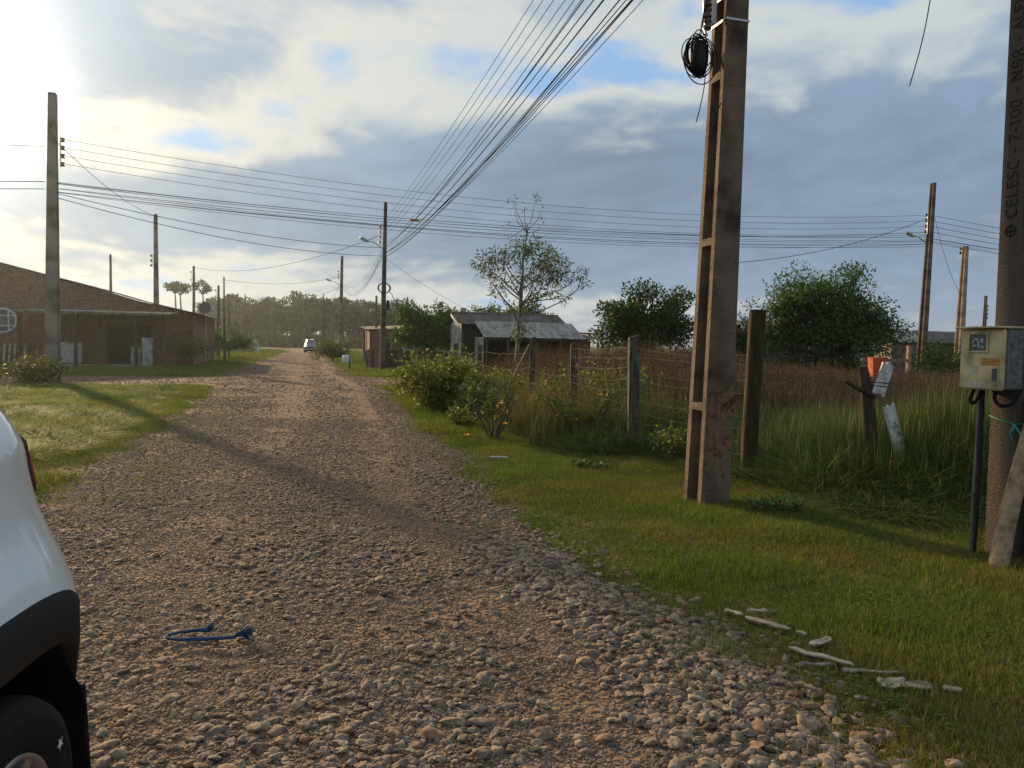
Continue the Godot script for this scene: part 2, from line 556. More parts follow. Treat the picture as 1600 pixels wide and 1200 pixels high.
func make_ground() -> void:
	var xs := []
	var zs := []
	var a := -28.0
	while a < 28.1:
		xs.append(a); a += 0.4
	var st := 0.8
	var hi := 28.0
	while hi < 2500.0:
		st *= 1.28
		hi += st
		xs.append(hi)
		xs.push_front(-hi)
	a = 8.0
	while a > -46.0:
		zs.append(a); a -= 0.4
	st = 0.8
	hi = -46.0
	while hi > -2500.0:
		st *= 1.25
		hi -= st
		zs.append(hi)
	st = 2.0
	hi = 8.0
	while hi < 400.0:
		st *= 1.6
		hi += st
		zs.push_front(hi)
	var mb := MB.new()
	var nx := xs.size()
	for z: float in zs:
		for x: float in xs:
			var far: bool = absf(x) > 60.0 or z < -60.0 or z > 10.0
			var hh := ground_height(x, z)
			var e := 0.2
			var nn := Vector3.UP if far else Vector3(ground_height(x - e, z) - ground_height(x + e, z), 2.0 * e, ground_height(x, z - e) - ground_height(x, z + e)).normalized()
			mb.vert(Vector3(x, hh, z), nn, Vector2(x, z))
	for j in zs.size() - 1:
		for i in nx - 1:
			var k := j * nx + i
			mb.quad_i(k, k + 1, k + nx + 1, k + nx)
	tag(put(mb, "ground", M.soil), "", "", "", "structure")

func strip(rows: Array, lo: Callable, hi: Callable, columns: int, height: Callable) -> MB:
	var mb := MB.new()
	for z in rows:
		var x0: float = lo.call(z)
		var x1: float = hi.call(z)
		for i in columns + 1:
			var x := lerpf(x0, x1, float(i) / columns)
			var e := 0.06
			var nn := Vector3(height.call(x - e, z) - height.call(x + e, z), 2.0 * e, height.call(x, z - e) - height.call(x, z + e)).normalized()
			mb.vert(Vector3(x, height.call(x, z), z), nn, Vector2(x, z))
	for j in rows.size() - 1:
		for i in columns:
			var k := j * (columns + 1) + i
			mb.quad_i(k, k + 1, k + columns + 2, k + columns + 1)
	return mb

var road: Node3D
func make_road() -> void:
	var rows := []
	var z := 8.0
	var st := 0.12
	while z > -255.0:
		rows.append(z)
		if z < -14.0:
			st = minf(st * 1.04, 3.0)
		z -= st
	var mb := strip(rows, func(q): return edge(LEFT_EDGE, q) + wobble(q, 3.0) - 0.05, func(q): return edge(RIGHT_EDGE, q) + wobble(q, 40.0) + 0.05, 56, func(x, q): return road_height(x, q))
	road = tag(put(mb, "gravel_road", M.dirt), "", "", "", "structure")
	# the side street, in its own turned axes, a little lower than the main road that runs over it
	var side := MB.new()
	var s := -60.0
	var ss := []
	while s < 60.0:
		ss.append(s); s += 0.5
	for k in ss:
		for i in 11:
			var q := lerpf(28.5 + wobble(k, 70.0), 35.8 + wobble(k, 90.0), i / 10.0)
			var p: Vector2 = ALONG * q + ACROSS * k
			side.vert(Vector3(p.x, -0.008 + 0.004 * rough_noise.get_noise_2d(p.x * 2.0, p.y * 2.0), p.y), Vector3.UP, p)
	for j in ss.size() - 1:
		for i in 10:
			var k := j * 11 + i
			side.quad_i(k, k + 1, k + 12, k + 11)
	tag(put(side, "side_street", M.dirt), "", "", "", "structure")

func pebble(seed_: int, subdiv := 1) -> ArrayMesh:
	# an octahedron cut finer, pushed in and out by noise: a river stone of radius one
	var f := FastNoiseLite.new()
	f.seed = seed_
	f.frequency = 0.5
	f.fractal_octaves = 1
	var tris := []
	var o := [Vector3.RIGHT, Vector3.UP, Vector3.BACK, Vector3.LEFT, Vector3.DOWN, Vector3.FORWARD]
	for t in [[0, 1, 2], [2, 1, 3], [3, 1, 5], [5, 1, 0], [0, 4, 2], [2, 4, 3], [3, 4, 5], [5, 4, 0]]:
		tris.append([o[t[0]], o[t[1]], o[t[2]]])
	for s in subdiv:
		var nxt := []
		for t in tris:
			var ab: Vector3 = (t[0] + t[1]).normalized()
			var bc: Vector3 = (t[1] + t[2]).normalized()
			var ca: Vector3 = (t[2] + t[0]).normalized()
			nxt.append_array([[t[0], ab, ca], [ab, t[1], bc], [ca, bc, t[2]], [ab, bc, ca]])
		tris = nxt
	var mb := MB.new()
	var id := {}
	var shape := func(d: Vector3) -> Vector3:
		var r := 1.0 + 0.36 * f.get_noise_3dv(d * 1.7 + Vector3(seed_, 0, 0))
		var q: Vector3 = d * r
		# a worn flat or two
		if q.y > 0.72: q.y = 0.72 + (q.y - 0.72) * 0.35
		if q.x > 0.8: q.x = 0.8 + (q.x - 0.8) * 0.4
		return q
	for t in tris:
		var k := []
		for d in t:
			var key: Vector3 = d.snapped(Vector3.ONE * 0.0001)
			if not id.has(key):
				var a: Vector3 = d.cross(Vector3(0.31, 0.77, 0.55)).normalized()
				var b: Vector3 = d.cross(a)
				var p: Vector3 = shape.call(d)
				var n1: Vector3 = (shape.call((d + a * 0.12).normalized()) - p).cross(shape.call((d + b * 0.12).normalized()) - p).normalized()
				if n1.dot(d) < 0.0:
					n1 = -n1
				id[key] = mb.vert(p, n1)
			k.append(id[key])
		mb.tri_i(k[0], k[1], k[2])
	return mb.mesh(M.stone)

func stone_color() -> Color:
	var t := rng.randf()
	var c: Color
	if t < 0.62:
		c = Color(0.23, 0.173, 0.13).lerp(Color(0.32, 0.25, 0.19), rng.randf())
	elif t < 0.8:
		c = Color(0.14, 0.11, 0.085)
	elif t < 0.93:
		c = Color(0.35, 0.275, 0.195)
	else:
		c = Color(0.27, 0.16, 0.095)
	var v := rng.randf_range(0.75, 1.15)
	return Color(c.r * v, c.g * v, c.b * v)

func stone_xf(x: float, z: float, r: float, y: float) -> Transform3D:
	var pre := Basis.from_euler(Vector3(rng.randf() * TAU, rng.randf() * TAU, rng.randf() * TAU))
	var sc := Basis.from_scale(Vector3(rng.randf_range(0.95, 1.45), rng.randf_range(0.36, 0.62), rng.randf_range(0.7, 1.0)) * r)
	var post := Basis.from_euler(Vector3(rng.randf_range(-0.35, 0.35), rng.randf() * TAU, rng.randf_range(-0.35, 0.35)))
	return Transform3D(post * sc * pre, Vector3(x, y + r * rng.randf_range(0.05, 0.3), z))

func make_stones() -> void:
	var xfs := []
	var cols := []
	var mesh := pebble(5, 2)
	# how thickly the loose stones lie: thin in the two wheel tracks, heaped along the right edge
	var cover := func(x: float, z: float) -> float:
		var fr := edge(RIGHT_EDGE, z) - x
		var k := 1.0 - 0.86 * minf(rut(fr), 1.0)
		k *= 0.56 + 0.85 * patch_noise.get_noise_2d(x * 1.1, z * 0.8)
		if fr < 0.9:
			k += 0.4
		return clampf(k, 0.05, 1.0)
	# coarse stones; [from z, to z, per square metre, smallest, largest radius]
	for band in [[1.5, -2.4, 120, 0.012, 0.035], [-2.4, -6.0, 1500, 0.007, 0.027], [-6.0, -12.0, 950, 0.008, 0.024], [-12.0, -22.0, 420, 0.011, 0.026], [-22.0, -40.0, 120, 0.016, 0.034], [-40.0, -90.0, 20, 0.025, 0.045]]:
		var area: float = (band[0] - band[1]) * 7.4
		for i in int(area * band[2]):
			var z := rng.randf_range(band[1], band[0])
			var x0 := edge(LEFT_EDGE, z) - 0.4
			var x := x0 + rng.randf() * 7.4
			var inside := in_main(x, z)
			if z > -6.0 and (x < z * 0.72 - 0.6 or x > -z * 0.72 + 0.6) and z < -2.4:
				continue
			if inside < 0.0 and (inside < -0.6 or rng.randf() > 0.5 * exp(inside * 5.0)):
				continue
			if rng.randf() > cover.call(x, z):
				continue
			var t := pow(rng.randf(), 2.6)
			var fr := edge(RIGHT_EDGE, z) - x
			var r: float = lerpf(band[3], band[4], t) * (1.3 if fr < 0.95 and fr > -0.3 and z > -9.0 else 1.0)
			xfs.append(stone_xf(x, z, r, road_height(x, z) if inside > 0.0 else ground_height(x, z)))
			cols.append(stone_color())
	# fine gravel everywhere near
	for band in [[-2.4, -5.0, 6000, 0.003, 0.0085], [-5.0, -9.0, 2600, 0.0045, 0.01], [-9.0, -16.0, 800, 0.007, 0.012]]:
		var area: float = (band[0] - band[1]) * 6.6
		for i in int(area * band[2]):
			var z := rng.randf_range(band[1], band[0])
			var x := edge(LEFT_EDGE, z) + rng.randf() * 6.6
			if (x < z * 0.70 - 0.3 or x > -z * 0.70 + 0.3):
				continue
			if in_main(x, z) < 0.0:
				continue
			if patch_noise.get_noise_2d(x * 1.7 + 50.0, z * 1.7) < -0.25 and rng.randf() < 0.7:
				continue
			var r := lerpf(band[3], band[4], pow(rng.randf(), 1.6))
			xfs.append(stone_xf(x, z, r, road_height(x, z)))
			cols.append(stone_color())
	# the side street
	for i in 9000:
		var s := rng.randf_range(-18.0, 12.0)
		var q := rng.randf_range(28.6, 35.6)
		var p: Vector2 = ALONG * q + ACROSS * s
		if in_main(p.x, p.y) > 0.1:
			continue
		if rng.randf() > 0.45 + patch_noise.get_noise_2d(p.x, p.y):
			continue
		xfs.append(stone_xf(p.x, p.y, lerpf(0.02, 0.045, pow(rng.randf(), 2.0)), -0.006))
		cols.append(stone_color())
	many("gravel", mesh, xfs, cols, road)
	print("gravel ", xfs.size())
	# the three hundred largest, each its own piece
	var kinds := [pebble(1, 2), pebble(2, 2), pebble(8, 2), pebble(14, 2)]
	var tones := []
	for c in [Color(0.25, 0.185, 0.13), Color(0.3, 0.23, 0.16), Color(0.19, 0.145, 0.105), Color(0.35, 0.27, 0.19), Color(0.28, 0.175, 0.11), Color(0.2, 0.165, 0.13)]:
		var m: StandardMaterial3D = mat("stone_tone", c.r, c.g, c.b, 0.85, T.mottle, 5.0, T.grit_bump, 0.25)
		tones.append(m)
	var made := 0
	var placed := []
	while made < 300:
		var z := -2.75 - 4.2 * pow(rng.randf(), 1.5)
		var x := rng.randf_range(-0.56, 0.62) * -z
		var inside := in_main(x, z)
		if inside < -0.35 or (inside < 0.0 and rng.randf() > 0.35) or rng.randf() > cover.call(x, z):
			continue
		var r := lerpf(0.02, 0.044, pow(rng.randf(), 1.8))
		var clash := false
		for q in placed:
			if Vector2(x - q.x, z - q.y).length() < (r + q.z) * 0.9:
				clash = true
				break
		if clash:
			continue
		placed.append(Vector3(x, z, r))
		var o := part("stone", kinds[made % 4], road, stone_xf(x, z, r, maxf(road_height(x, z), ground_height(x, z))))
		o.material_override = tones[rng.randi() % tones.size()]
		made += 1

# ------------------------------------------------------------------ grass and weeds
func tuft(seed_: int, blades: int, radius: float, tall: float, vary: float, wide: float, bend: float, cols: Array, material: Material, seeds := 0.0) -> ArrayMesh:
	var r := RandomNumberGenerator.new()
	r.seed = seed_
	var mb := MB.new()
	for i in blades:
		var a := r.randf() * TAU
		var d := radius * sqrt(r.randf())
		var p := Vector3(cos(a) * d, -0.015, sin(a) * d)
		var t := tall * (1.0 - vary + 2.0 * vary * r.randf())
		var la := r.randf() * TAU
		var lean := Vector3(cos(la), 0, sin(la)) * t * bend * r.randf()
		lean.y = -lean.length() * 0.3
		var c: Color = cols[r.randi() % cols.size()]
		var k := r.randf_range(0.75, 1.25)
		mb.col = Color(c.r * k, c.g * k, c.b * k)
		mb.blade(p, lean, t, wide * r.randf_range(0.7, 1.3), r.randf() * TAU)
		if r.randf() < seeds:
			# a seed head of small scales up the stalk
			for s in 9:
				var u := r.randf_range(0.6, 1.0)
				var q := p + Vector3(0, t * u, 0) + lean * u * u
				var b := r.randf() * TAU
				mb.leaf(q, Vector3(cos(b) * 0.7, 0.7, sin(b) * 0.7).normalized(), Vector3(cos(b), 0, sin(b)), tall * r.randf_range(0.025, 0.045), tall * 0.014)
	return mb.mesh(material)

func scatter(called: String, mesh: Mesh, count: int, spot: Callable, tint: Callable, label: String, category: String) -> void:
	var xfs := []
	var cols := []
	for i in count:
		var s: Variant = spot.call()
		if s == null:
			continue
		var p: Vector3 = s[0]
		var size: float = s[1]
		var b := Basis.from_euler(Vector3(rng.randf_range(-0.06, 0.06), rng.randf() * TAU, rng.randf_range(-0.06, 0.06))) * Basis.from_scale(Vector3(size * rng.randf_range(0.85, 1.15), size * rng.randf_range(0.8, 1.2) * s[2], size * rng.randf_range(0.85, 1.15)))
		xfs.append(Transform3D(b, p))
		cols.append(tint.call(p))
	print(called, " ", xfs.size())
	var o := many(called, mesh, xfs, cols)
	tag(o, label, category, "", "stuff")

func make_grass() -> void:
	var greens := [Color(0.115, 0.158, 0.022), Color(0.14, 0.178, 0.028), Color(0.09, 0.127, 0.018), Color(0.17, 0.182, 0.042), Color(0.12, 0.15, 0.026), Color(0.2, 0.165, 0.08), Color(0.24, 0.2, 0.085), Color(0.15, 0.17, 0.035), Color(0.19, 0.15, 0.07)]
	var lawn := tuft(41, 300, 0.24, 0.05, 0.55, 0.0042, 1.1, greens, M.grass)
	var tint := func(p: Vector3) -> Color:
		var a := patch_noise.get_noise_2d(p.x * 0.9, p.z * 0.9)
		var b := patch_noise.get_noise_2d(p.x * 3.0 + 90.0, p.z * 3.0)
		var c := Color(1.0, 1.0, 1.0).lerp(Color(1.55, 1.1, 1.5), clampf(0.36 + a * 1.6 + b * 0.9, 0.0, 1.0))
		var k := rng.randf_range(0.85, 1.15)
		return Color(c.r * k, c.g * k, c.b * k)
	var on_lawn := func(x: float, z: float, wear: float) -> Variant:
		var out := -in_road(x, z)
		if out < -0.35:
			return null
		var keep := smoothstep(-0.35, wear, out) + 0.6 * patch_noise.get_noise_2d(x * 2.2, z * 2.2) - 0.16
		if out < wear * 1.5 and rng.randf() > keep:
			return null
		if patch_noise.get_noise_2d(x * 1.9 + 200.0, z * 1.9) < -0.3 and rng.randf() < 0.75:
			return null
		return [Vector3(x, ground_height(x, z), z), 1.0, lerpf(0.55, 1.0, smoothstep(0.0, 0.8, out)) * (1.0 + 0.95 * patch_noise.get_noise_2d(x * 1.2, z * 1.2 + 30.0))]
	# right verge, near
	scatter("lawn_grass", lawn, 9500, func():
		var z := -2.2 - 12.5 * pow(rng.randf(), 1.25)
		var x := edge(RIGHT_EDGE, z) - 0.2 + 7.0 * rng.randf()
		if x > -z * 0.75 + 1.0:
			return null
		return on_lawn.call(x, z, 0.55), tint, "short green and straw coloured grass on the verge right of the gravel", "grass")
	# left lawn
	scatter("lawn_grass", lawn, 9000, func():
		var z := rng.randf_range(-27.0, -6.0)
		var x := edge(LEFT_EDGE, z) + 0.25 - 14.0 * rng.randf()
		if x < z * 0.74 - 1.0:
			return null
		var s: Variant = on_lawn.call(x, z, 0.6)
		if s != null:
			s[1] = 1.5
			s[2] *= 1.2
		return s, func(p: Vector3) -> Color:
			var c: Color = tint.call(p)
			var k := 1.0 + 0.5 * patch_noise.get_noise_2d(p.x * 0.35 + 70.0, p.z * 0.35)
			return Color(c.r * 1.15, c.g * 1.1, c.b) * k, "short sunlit grass on the left of the road before the side street", "grass")
	# verges and yards further off
	var coarse := tuft(43, 170, 0.5, 0.1, 0.5, 0.011, 0.8, greens, M.grass)
	scatter("far_grass", coarse, 15000, func():
		var z := -14.0 - 120.0 * pow(rng.randf(), 2.0)
		var x := rng.randf_range(-0.72, 0.72) * -z
		var out := -in_road(x, z)
		if out < 0.1:
			return null
		if z > -27.0 and x < edge(LEFT_EDGE, z):
			return null
		if x > fence_x(z) + 0.3 and z > -34.0:
			return null
		return [Vector3(x, ground_height(x, z), z), 1.0 + -z * 0.012, 0.9], tint, "grass of the verges and yards along the far road", "grass")
	# worn stalks on the gravel edges
	var sparse := tuft(47, 26, 0.1, 0.055, 0.5, 0.004, 1.3, greens + [Color(0.3, 0.25, 0.12)], M.grass)
	scatter("stray_grass", sparse, 3200, func():
		var z := -2.6 - 22.0 * pow(rng.randf(), 1.4)
		var right := rng.randf() < 0.55
		var x := (edge(RIGHT_EDGE, z) + 0.35 - rng.randf() * 0.9) if right else (edge(LEFT_EDGE, z) + rng.randf() * 1.3)
		if patch_noise.get_noise_2d(x * 2.4 + 13.0, z * 2.4) < 0.02:
			return null
		return [Vector3(x, maxf(road_height(x, z) - 0.01, ground_height(x, z)), z), rng.randf_range(0.7, 1.3), 1.0], tint, "stray grass growing through the stones at the road edges", "grass")
	# broad leaved weeds low in the turf
	var clover := MB.new()
	for i in 46:
		var a := rng.randf() * TAU
		var d := 0.13 * sqrt(rng.randf())
		var q := Vector3(cos(a) * d, rng.randf_range(0.015, 0.05), sin(a) * d)
		var k := rng.randf_range(0.8, 1.2)
		clover.col = Color(0.1 * k, 0.145 * k, 0.025 * k)
		clover.leaf(q, Vector3(cos(a * 3.0), rng.randf_range(0.0, 0.4), sin(a * 3.0)).normalized(), Vector3.UP, rng.randf_range(0.016, 0.034), rng.randf_range(0.009, 0.018))
	scatter("turf_weeds", clover.mesh(M.grass), 1500, func():
		var z := -2.5 - 11.0 * pow(rng.randf(), 1.2)
		var x := edge(RIGHT_EDGE, z) + 0.15 + 6.0 * rng.randf()
		if patch_noise.get_noise_2d(x * 1.6 - 40.0, z * 1.6) < 0.08:
			return null
		return [Vector3(x, ground_height(x, z), z), rng.randf_range(0.7, 1.4), 1.0], func(_p: Vector3) -> Color:
			var k := rng.randf_range(0.8, 1.2)
			return Color(k, k, k), "low broad leaved weeds in the right verge turf", "weeds")
	# rank green grass in the lot, highest round the broken post
	var rank := tuft(53, 170, 0.26, 0.42, 0.55, 0.0088, 1.9, [Color(0.07, 0.115, 0.02), Color(0.055, 0.095, 0.016), Color(0.1, 0.145, 0.03), Color(0.075, 0.12, 0.022), Color(0.22, 0.18, 0.085)], M.rank)
	var rank_tint := func(_p: Vector3) -> Color:
		var k := rng.randf_range(0.8, 1.2)
		return Color(k, k, k)
	scatter("rank_grass", rank, 5200, func():
		var z := rng.randf_range(-15.5, -6.6)
		var x := rng.randf_range(1.9, 9.5)
		if x > -z * 0.78 + 0.8:
			return null
		var past := x - fence_x(z)
		if z > -9.4:
			past = x - (2.95 + (z + 9.4) * 0.15)
		if past < 0.1:
			return null
		var mound := exp(-pow((x - 5.0) / 1.3, 2.0) - pow((z + 8.8) / 1.1, 2.0))
		var k := 0.42 + 0.7 * smoothstep(2.9, 3.8, x) * smoothstep(-7.4, -8.6, z) + 1.0 * mound + 0.25 * patch_noise.get_noise_2d(x * 1.5, z * 1.5)
		if z > -7.6:
			k *= smoothstep(-6.6, -7.6, z)
		if k < 0.3 or (mound < 0.15 and rng.randf() > 0.75):
			return null
		return [Vector3(x, ground_height(x, z), z), 1.0, maxf(k, 0.35)], rank_tint, "rank dark green grass round the broken white post", "grass")
	# along and outside the wire fence
	scatter("weedy_grass", rank, 2600, func():
		var z := rng.randf_range(-24.0, -11.2)
		var x := fence_x(z) + rng.randf_range(-0.9, 3.5)
		if -in_road(x, z) < 0.45:
			return null
		return [Vector3(x, ground_height(x, z), z), 1.0, rng.randf_range(0.45, 1.0) * (0.9 + 0.8 * patch_noise.get_noise_2d(x * 1.4, z * 1.4))], rank_tint, "knee high green weeds along the wire fence", "weeds")
	# tall dead weeds filling the lot
	var dead := [Color(0.12, 0.082, 0.052), Color(0.085, 0.06, 0.04), Color(0.165, 0.118, 0.075), Color(0.085, 0.075, 0.035)]
	var stalks := tuft(59, 100, 0.4, 1.0, 0.5, 0.007, 0.3, dead, M.dry, 0.4)
	scatter("dry_weeds", stalks, 3600, func():
		var z := -13.0 - 15.0 * rng.randf()
		var x := fence_x(z) + 0.7 + 21.0 * rng.randf()
		if x > -z * 0.75 + 1.0 or z < -27.5 + x * -0.3:
			return null
		if rng.randf() > smoothstep(-13.0, -14.6, z + 1.5 * patch_noise.get_noise_2d(x * 0.9, 5.0)):
			return null
		var left := smoothstep(0.5, 4.0, x - fence_x(z))
		return [Vector3(x, ground_height(x, z), z), rng.randf_range(0.85, 1.2), lerpf(0.6, 1.05, left) * (0.95 - 0.34 * smoothstep(2.0, 5.0, x + (z + 12.0) * 0.3)) * (1.0 + 0.35 * patch_noise.get_noise_2d(x * 0.8, z * 0.8))], func(_p: Vector3) -> Color:
			var k := rng.randf_range(0.75, 1.25)
			return Color(k, k * rng.randf_range(0.92, 1.06), k * 0.97), "tall brown dead weeds filling the fenced lot", "weeds")
	# pale seeding stalks among the flowering weeds
	scatter("seeding_stalks", tuft(61, 60, 0.3, 0.75, 0.4, 0.006, 0.4, [Color(0.2, 0.2, 0.06), Color(0.15, 0.18, 0.045), Color(0.24, 0.19, 0.08)], M.dry, 0.4), 420, func():
		var z := rng.randf_range(-21.0, -12.2)
		var x := fence_x(z) + rng.randf_range(-1.1, 1.6)
		if -in_road(x, z) < 0.8 or patch_noise.get_noise_2d(x * 0.9 + 31.0, z * 0.9) < -0.12:
			return null
		return [Vector3(x, ground_height(x, z), z), 1.0, rng.randf_range(0.55, 1.15)], rank_tint, "pale seeding stalks among the flowering weeds by the fence", "weeds")
	# dried wisps over the left lawn's far part
	scatter("seeding_grass", rank, 2600, func():
		var z := rng.randf_range(-26.0, -8.5)
		var x := rng.randf_range(-0.7, -0.36) * -z
		if rng.randf() > 0.45 + 1.3 * patch_noise.get_noise_2d(x * 0.5, z * 0.5):
			return null
		if -in_road(x, z) < 0.6 or x > edge(LEFT_EDGE, z) - 0.8:
			return null
		return [Vector3(x, ground_height(x, z), z), 0.9, rng.randf_range(0.14, 0.36)], func(_p: Vector3) -> Color:
			var k := rng.randf_range(0.8, 1.2)
			return Color(1.5 * k, 1.5 * k, 1.1 * k), "thin seeding grass scattered over the left lawn", "grass")

# ------------------------------------------------------------------ trees and shrubs
func shade_of(r: RandomNumberGenerator, cols: Array) -> Color:
	var c: Color = cols[r.randi() % cols.size()]
	var k := r.randf_range(0.75, 1.25)
	return Color(c.r * k, c.g * k, c.b * k)

func leaf_clump(mb: MB, r: RandomNumberGenerator, mid: Vector3, rad: Vector3, count: int, long: float, wide: float, droop: float, cols: Array) -> void:
	for i in count:
		var d := Vector3(r.randfn(), r.randfn(), r.randfn()).normalized()
		var q := pow(r.randf(), 0.45)
		var p := mid + d * rad * q
		var dir := (d + Vector3(r.randfn(), r.randfn() - droop, r.randfn()) * 0.6).normalized()
		mb.col = shade_of(r, cols)
		mb.leaf(p, dir, Vector3(r.randfn(), r.randfn() + 0.8, r.randfn()).normalized(), long * r.randf_range(0.7, 1.3), wide * r.randf_range(0.7, 1.3))

# limbs grow from the trunk to every clump, so that each clump hangs on wood
func tree(called: String, label: String, category: String, base: Vector3, trunk_top: Vector3, thick: float, clumps: Array, leaves: int, long: float, wide: float, cols: Array, bark: Material, seed_: int, droop := 0.2, stems := 1, group := "") -> Node3D:
	var r := RandomNumberGenerator.new()
	r.seed = seed_
	var o := thing(called, label, category, base, 0.0, group)
	var wood := MB.new()
	var limbs := MB.new()
	var top := trunk_top - base
	for s in stems:
		var off := Vector3(r.randf_range(-1, 1), 0, r.randf_range(-1, 1)) * thick * (0.0 if stems == 1 else 2.5)
		var pts := []
		var rad := []
		for i in 7:
			var t := i / 6.0
			pts.append(off * (1.0 - t * 0.3) + top * t + Vector3(r.randfn(), 0, r.randfn()) * thick * 0.35 * sin(t * PI) + Vector3(0, -0.15 if i == 0 else 0.0, 0))
			rad.append(thick * lerpf(1.15, 0.45, t) * (1.25 if i == 0 else 1.0))
		wood.tube(pts, rad, 8)
	var crown := MB.new()
	for c in clumps:
		var mid: Vector3 = c[0] - base
		var size: Vector3 = c[1]
		var from := top * clampf(r.randf_range(0.55, 1.0), 0.0, 1.0)
		if mid.y < from.y:
			from = top * clampf(mid.y / top.y * 0.7, 0.15, 1.0)
		var bend := (from + mid) * 0.5 + Vector3(0, size.y * 0.25, 0) + Vector3(r.randfn(), r.randfn(), r.randfn()) * 0.08 * (mid - from).length()
		limbs.tube([from, from.lerp(bend, 0.6), bend.lerp(mid, 0.3), mid], [thick * 0.42, thick * 0.32, thick * 0.22, thick * 0.1], 5, false)
		for k in 5:
			var tip := mid + Vector3(r.randfn(), r.randfn(), r.randfn()).normalized() * size * 0.85
			limbs.tube([bend.lerp(mid, 0.5), (bend + tip) * 0.5 + Vector3(0, 0.05, 0), tip], [thick * 0.13, thick * 0.09, thick * 0.03], 4, false)
		var vol := size.x * size.y * size.z
		leaf_clump(crown, r, mid, size, maxi(int(leaves * pow(vol, 0.72)), 12), long, wide, droop, cols)
	put(wood, "trunk", bark, o)
	put(limbs, "limbs", bark, o)
	put(crown, "crown", M.leaf, o)
	return o

# many overlapping clumps filling an uneven ellipsoid
func crown_clumps(mid: Vector3, size: Vector3, count: int, clump: float, seed_: int) -> Array:
	var r := RandomNumberGenerator.new()
	r.seed = seed_
	var a := []
	for i in count:
		var d := Vector3(r.randfn(), r.randfn(), r.randfn()).normalized()
		if d.y < -0.5:
			d.y *= 0.4
		var p := mid + d * size * r.randf_range(0.3, 0.95)
		a.append([p, Vector3(1.0, 0.8, 1.0) * clump * r.randf_range(0.65, 1.3)])
	return a

func shrub(called: String, label: String, base: Vector3, size: Vector3, stems: int, leaves: int, long: float, wide: float, cols: Array, seed_: int, group := "") -> Node3D:
	var r := RandomNumberGenerator.new()
	r.seed = seed_
	var o := thing(called, label, "shrub", base, 0.0, group)
	var wood := MB.new()
	var crown := MB.new()
	for s in stems:
		var a := TAU * s / stems + r.randf() * 0.6
		var reach := r.randf_range(0.3, 1.0)
		var tip := Vector3(cos(a) * size.x * reach, size.y * r.randf_range(0.65, 1.0) * (1.0 - 0.35 * reach * reach), sin(a) * size.z * reach)
		var foot := Vector3(cos(a), 0, sin(a)) * 0.08 + Vector3(0, -0.1, 0)
		var mid := foot.lerp(tip, 0.5) + Vector3(0, size.y * 0.12, 0)
		wood.tube([foot, mid, tip], [0.016, 0.011, 0.004], 4, false)
		var per := leaves / stems
		for i in per:
			var t := pow(r.randf(), 0.6)
			var q := foot.lerp(mid, t * 2.0) if t < 0.5 else mid.lerp(tip, t * 2.0 - 1.0)
			if t < 0.22:
				continue
			q += Vector3(r.randfn(), r.randfn() * 0.8, r.randfn()) * size * 0.15
			q.y = maxf(q.y, 0.03)
			var d := Vector3(r.randfn(), r.randfn() * 0.6 + 0.25, r.randfn()).normalized()
			crown.col = shade_of(r, cols)
			crown.leaf(q, d, Vector3(r.randfn() * 0.5, 1.0, r.randfn() * 0.5).normalized(), long * r.randf_range(0.65, 1.3), wide * r.randf_range(0.65, 1.3))
	put(wood, "stems", M.twig, o)
	put(crown, "foliage", M.leaf, o)
	return o

func gy(x: float, z: float) -> Vector3:
	return Vector3(x, ground_height(x, z), z)

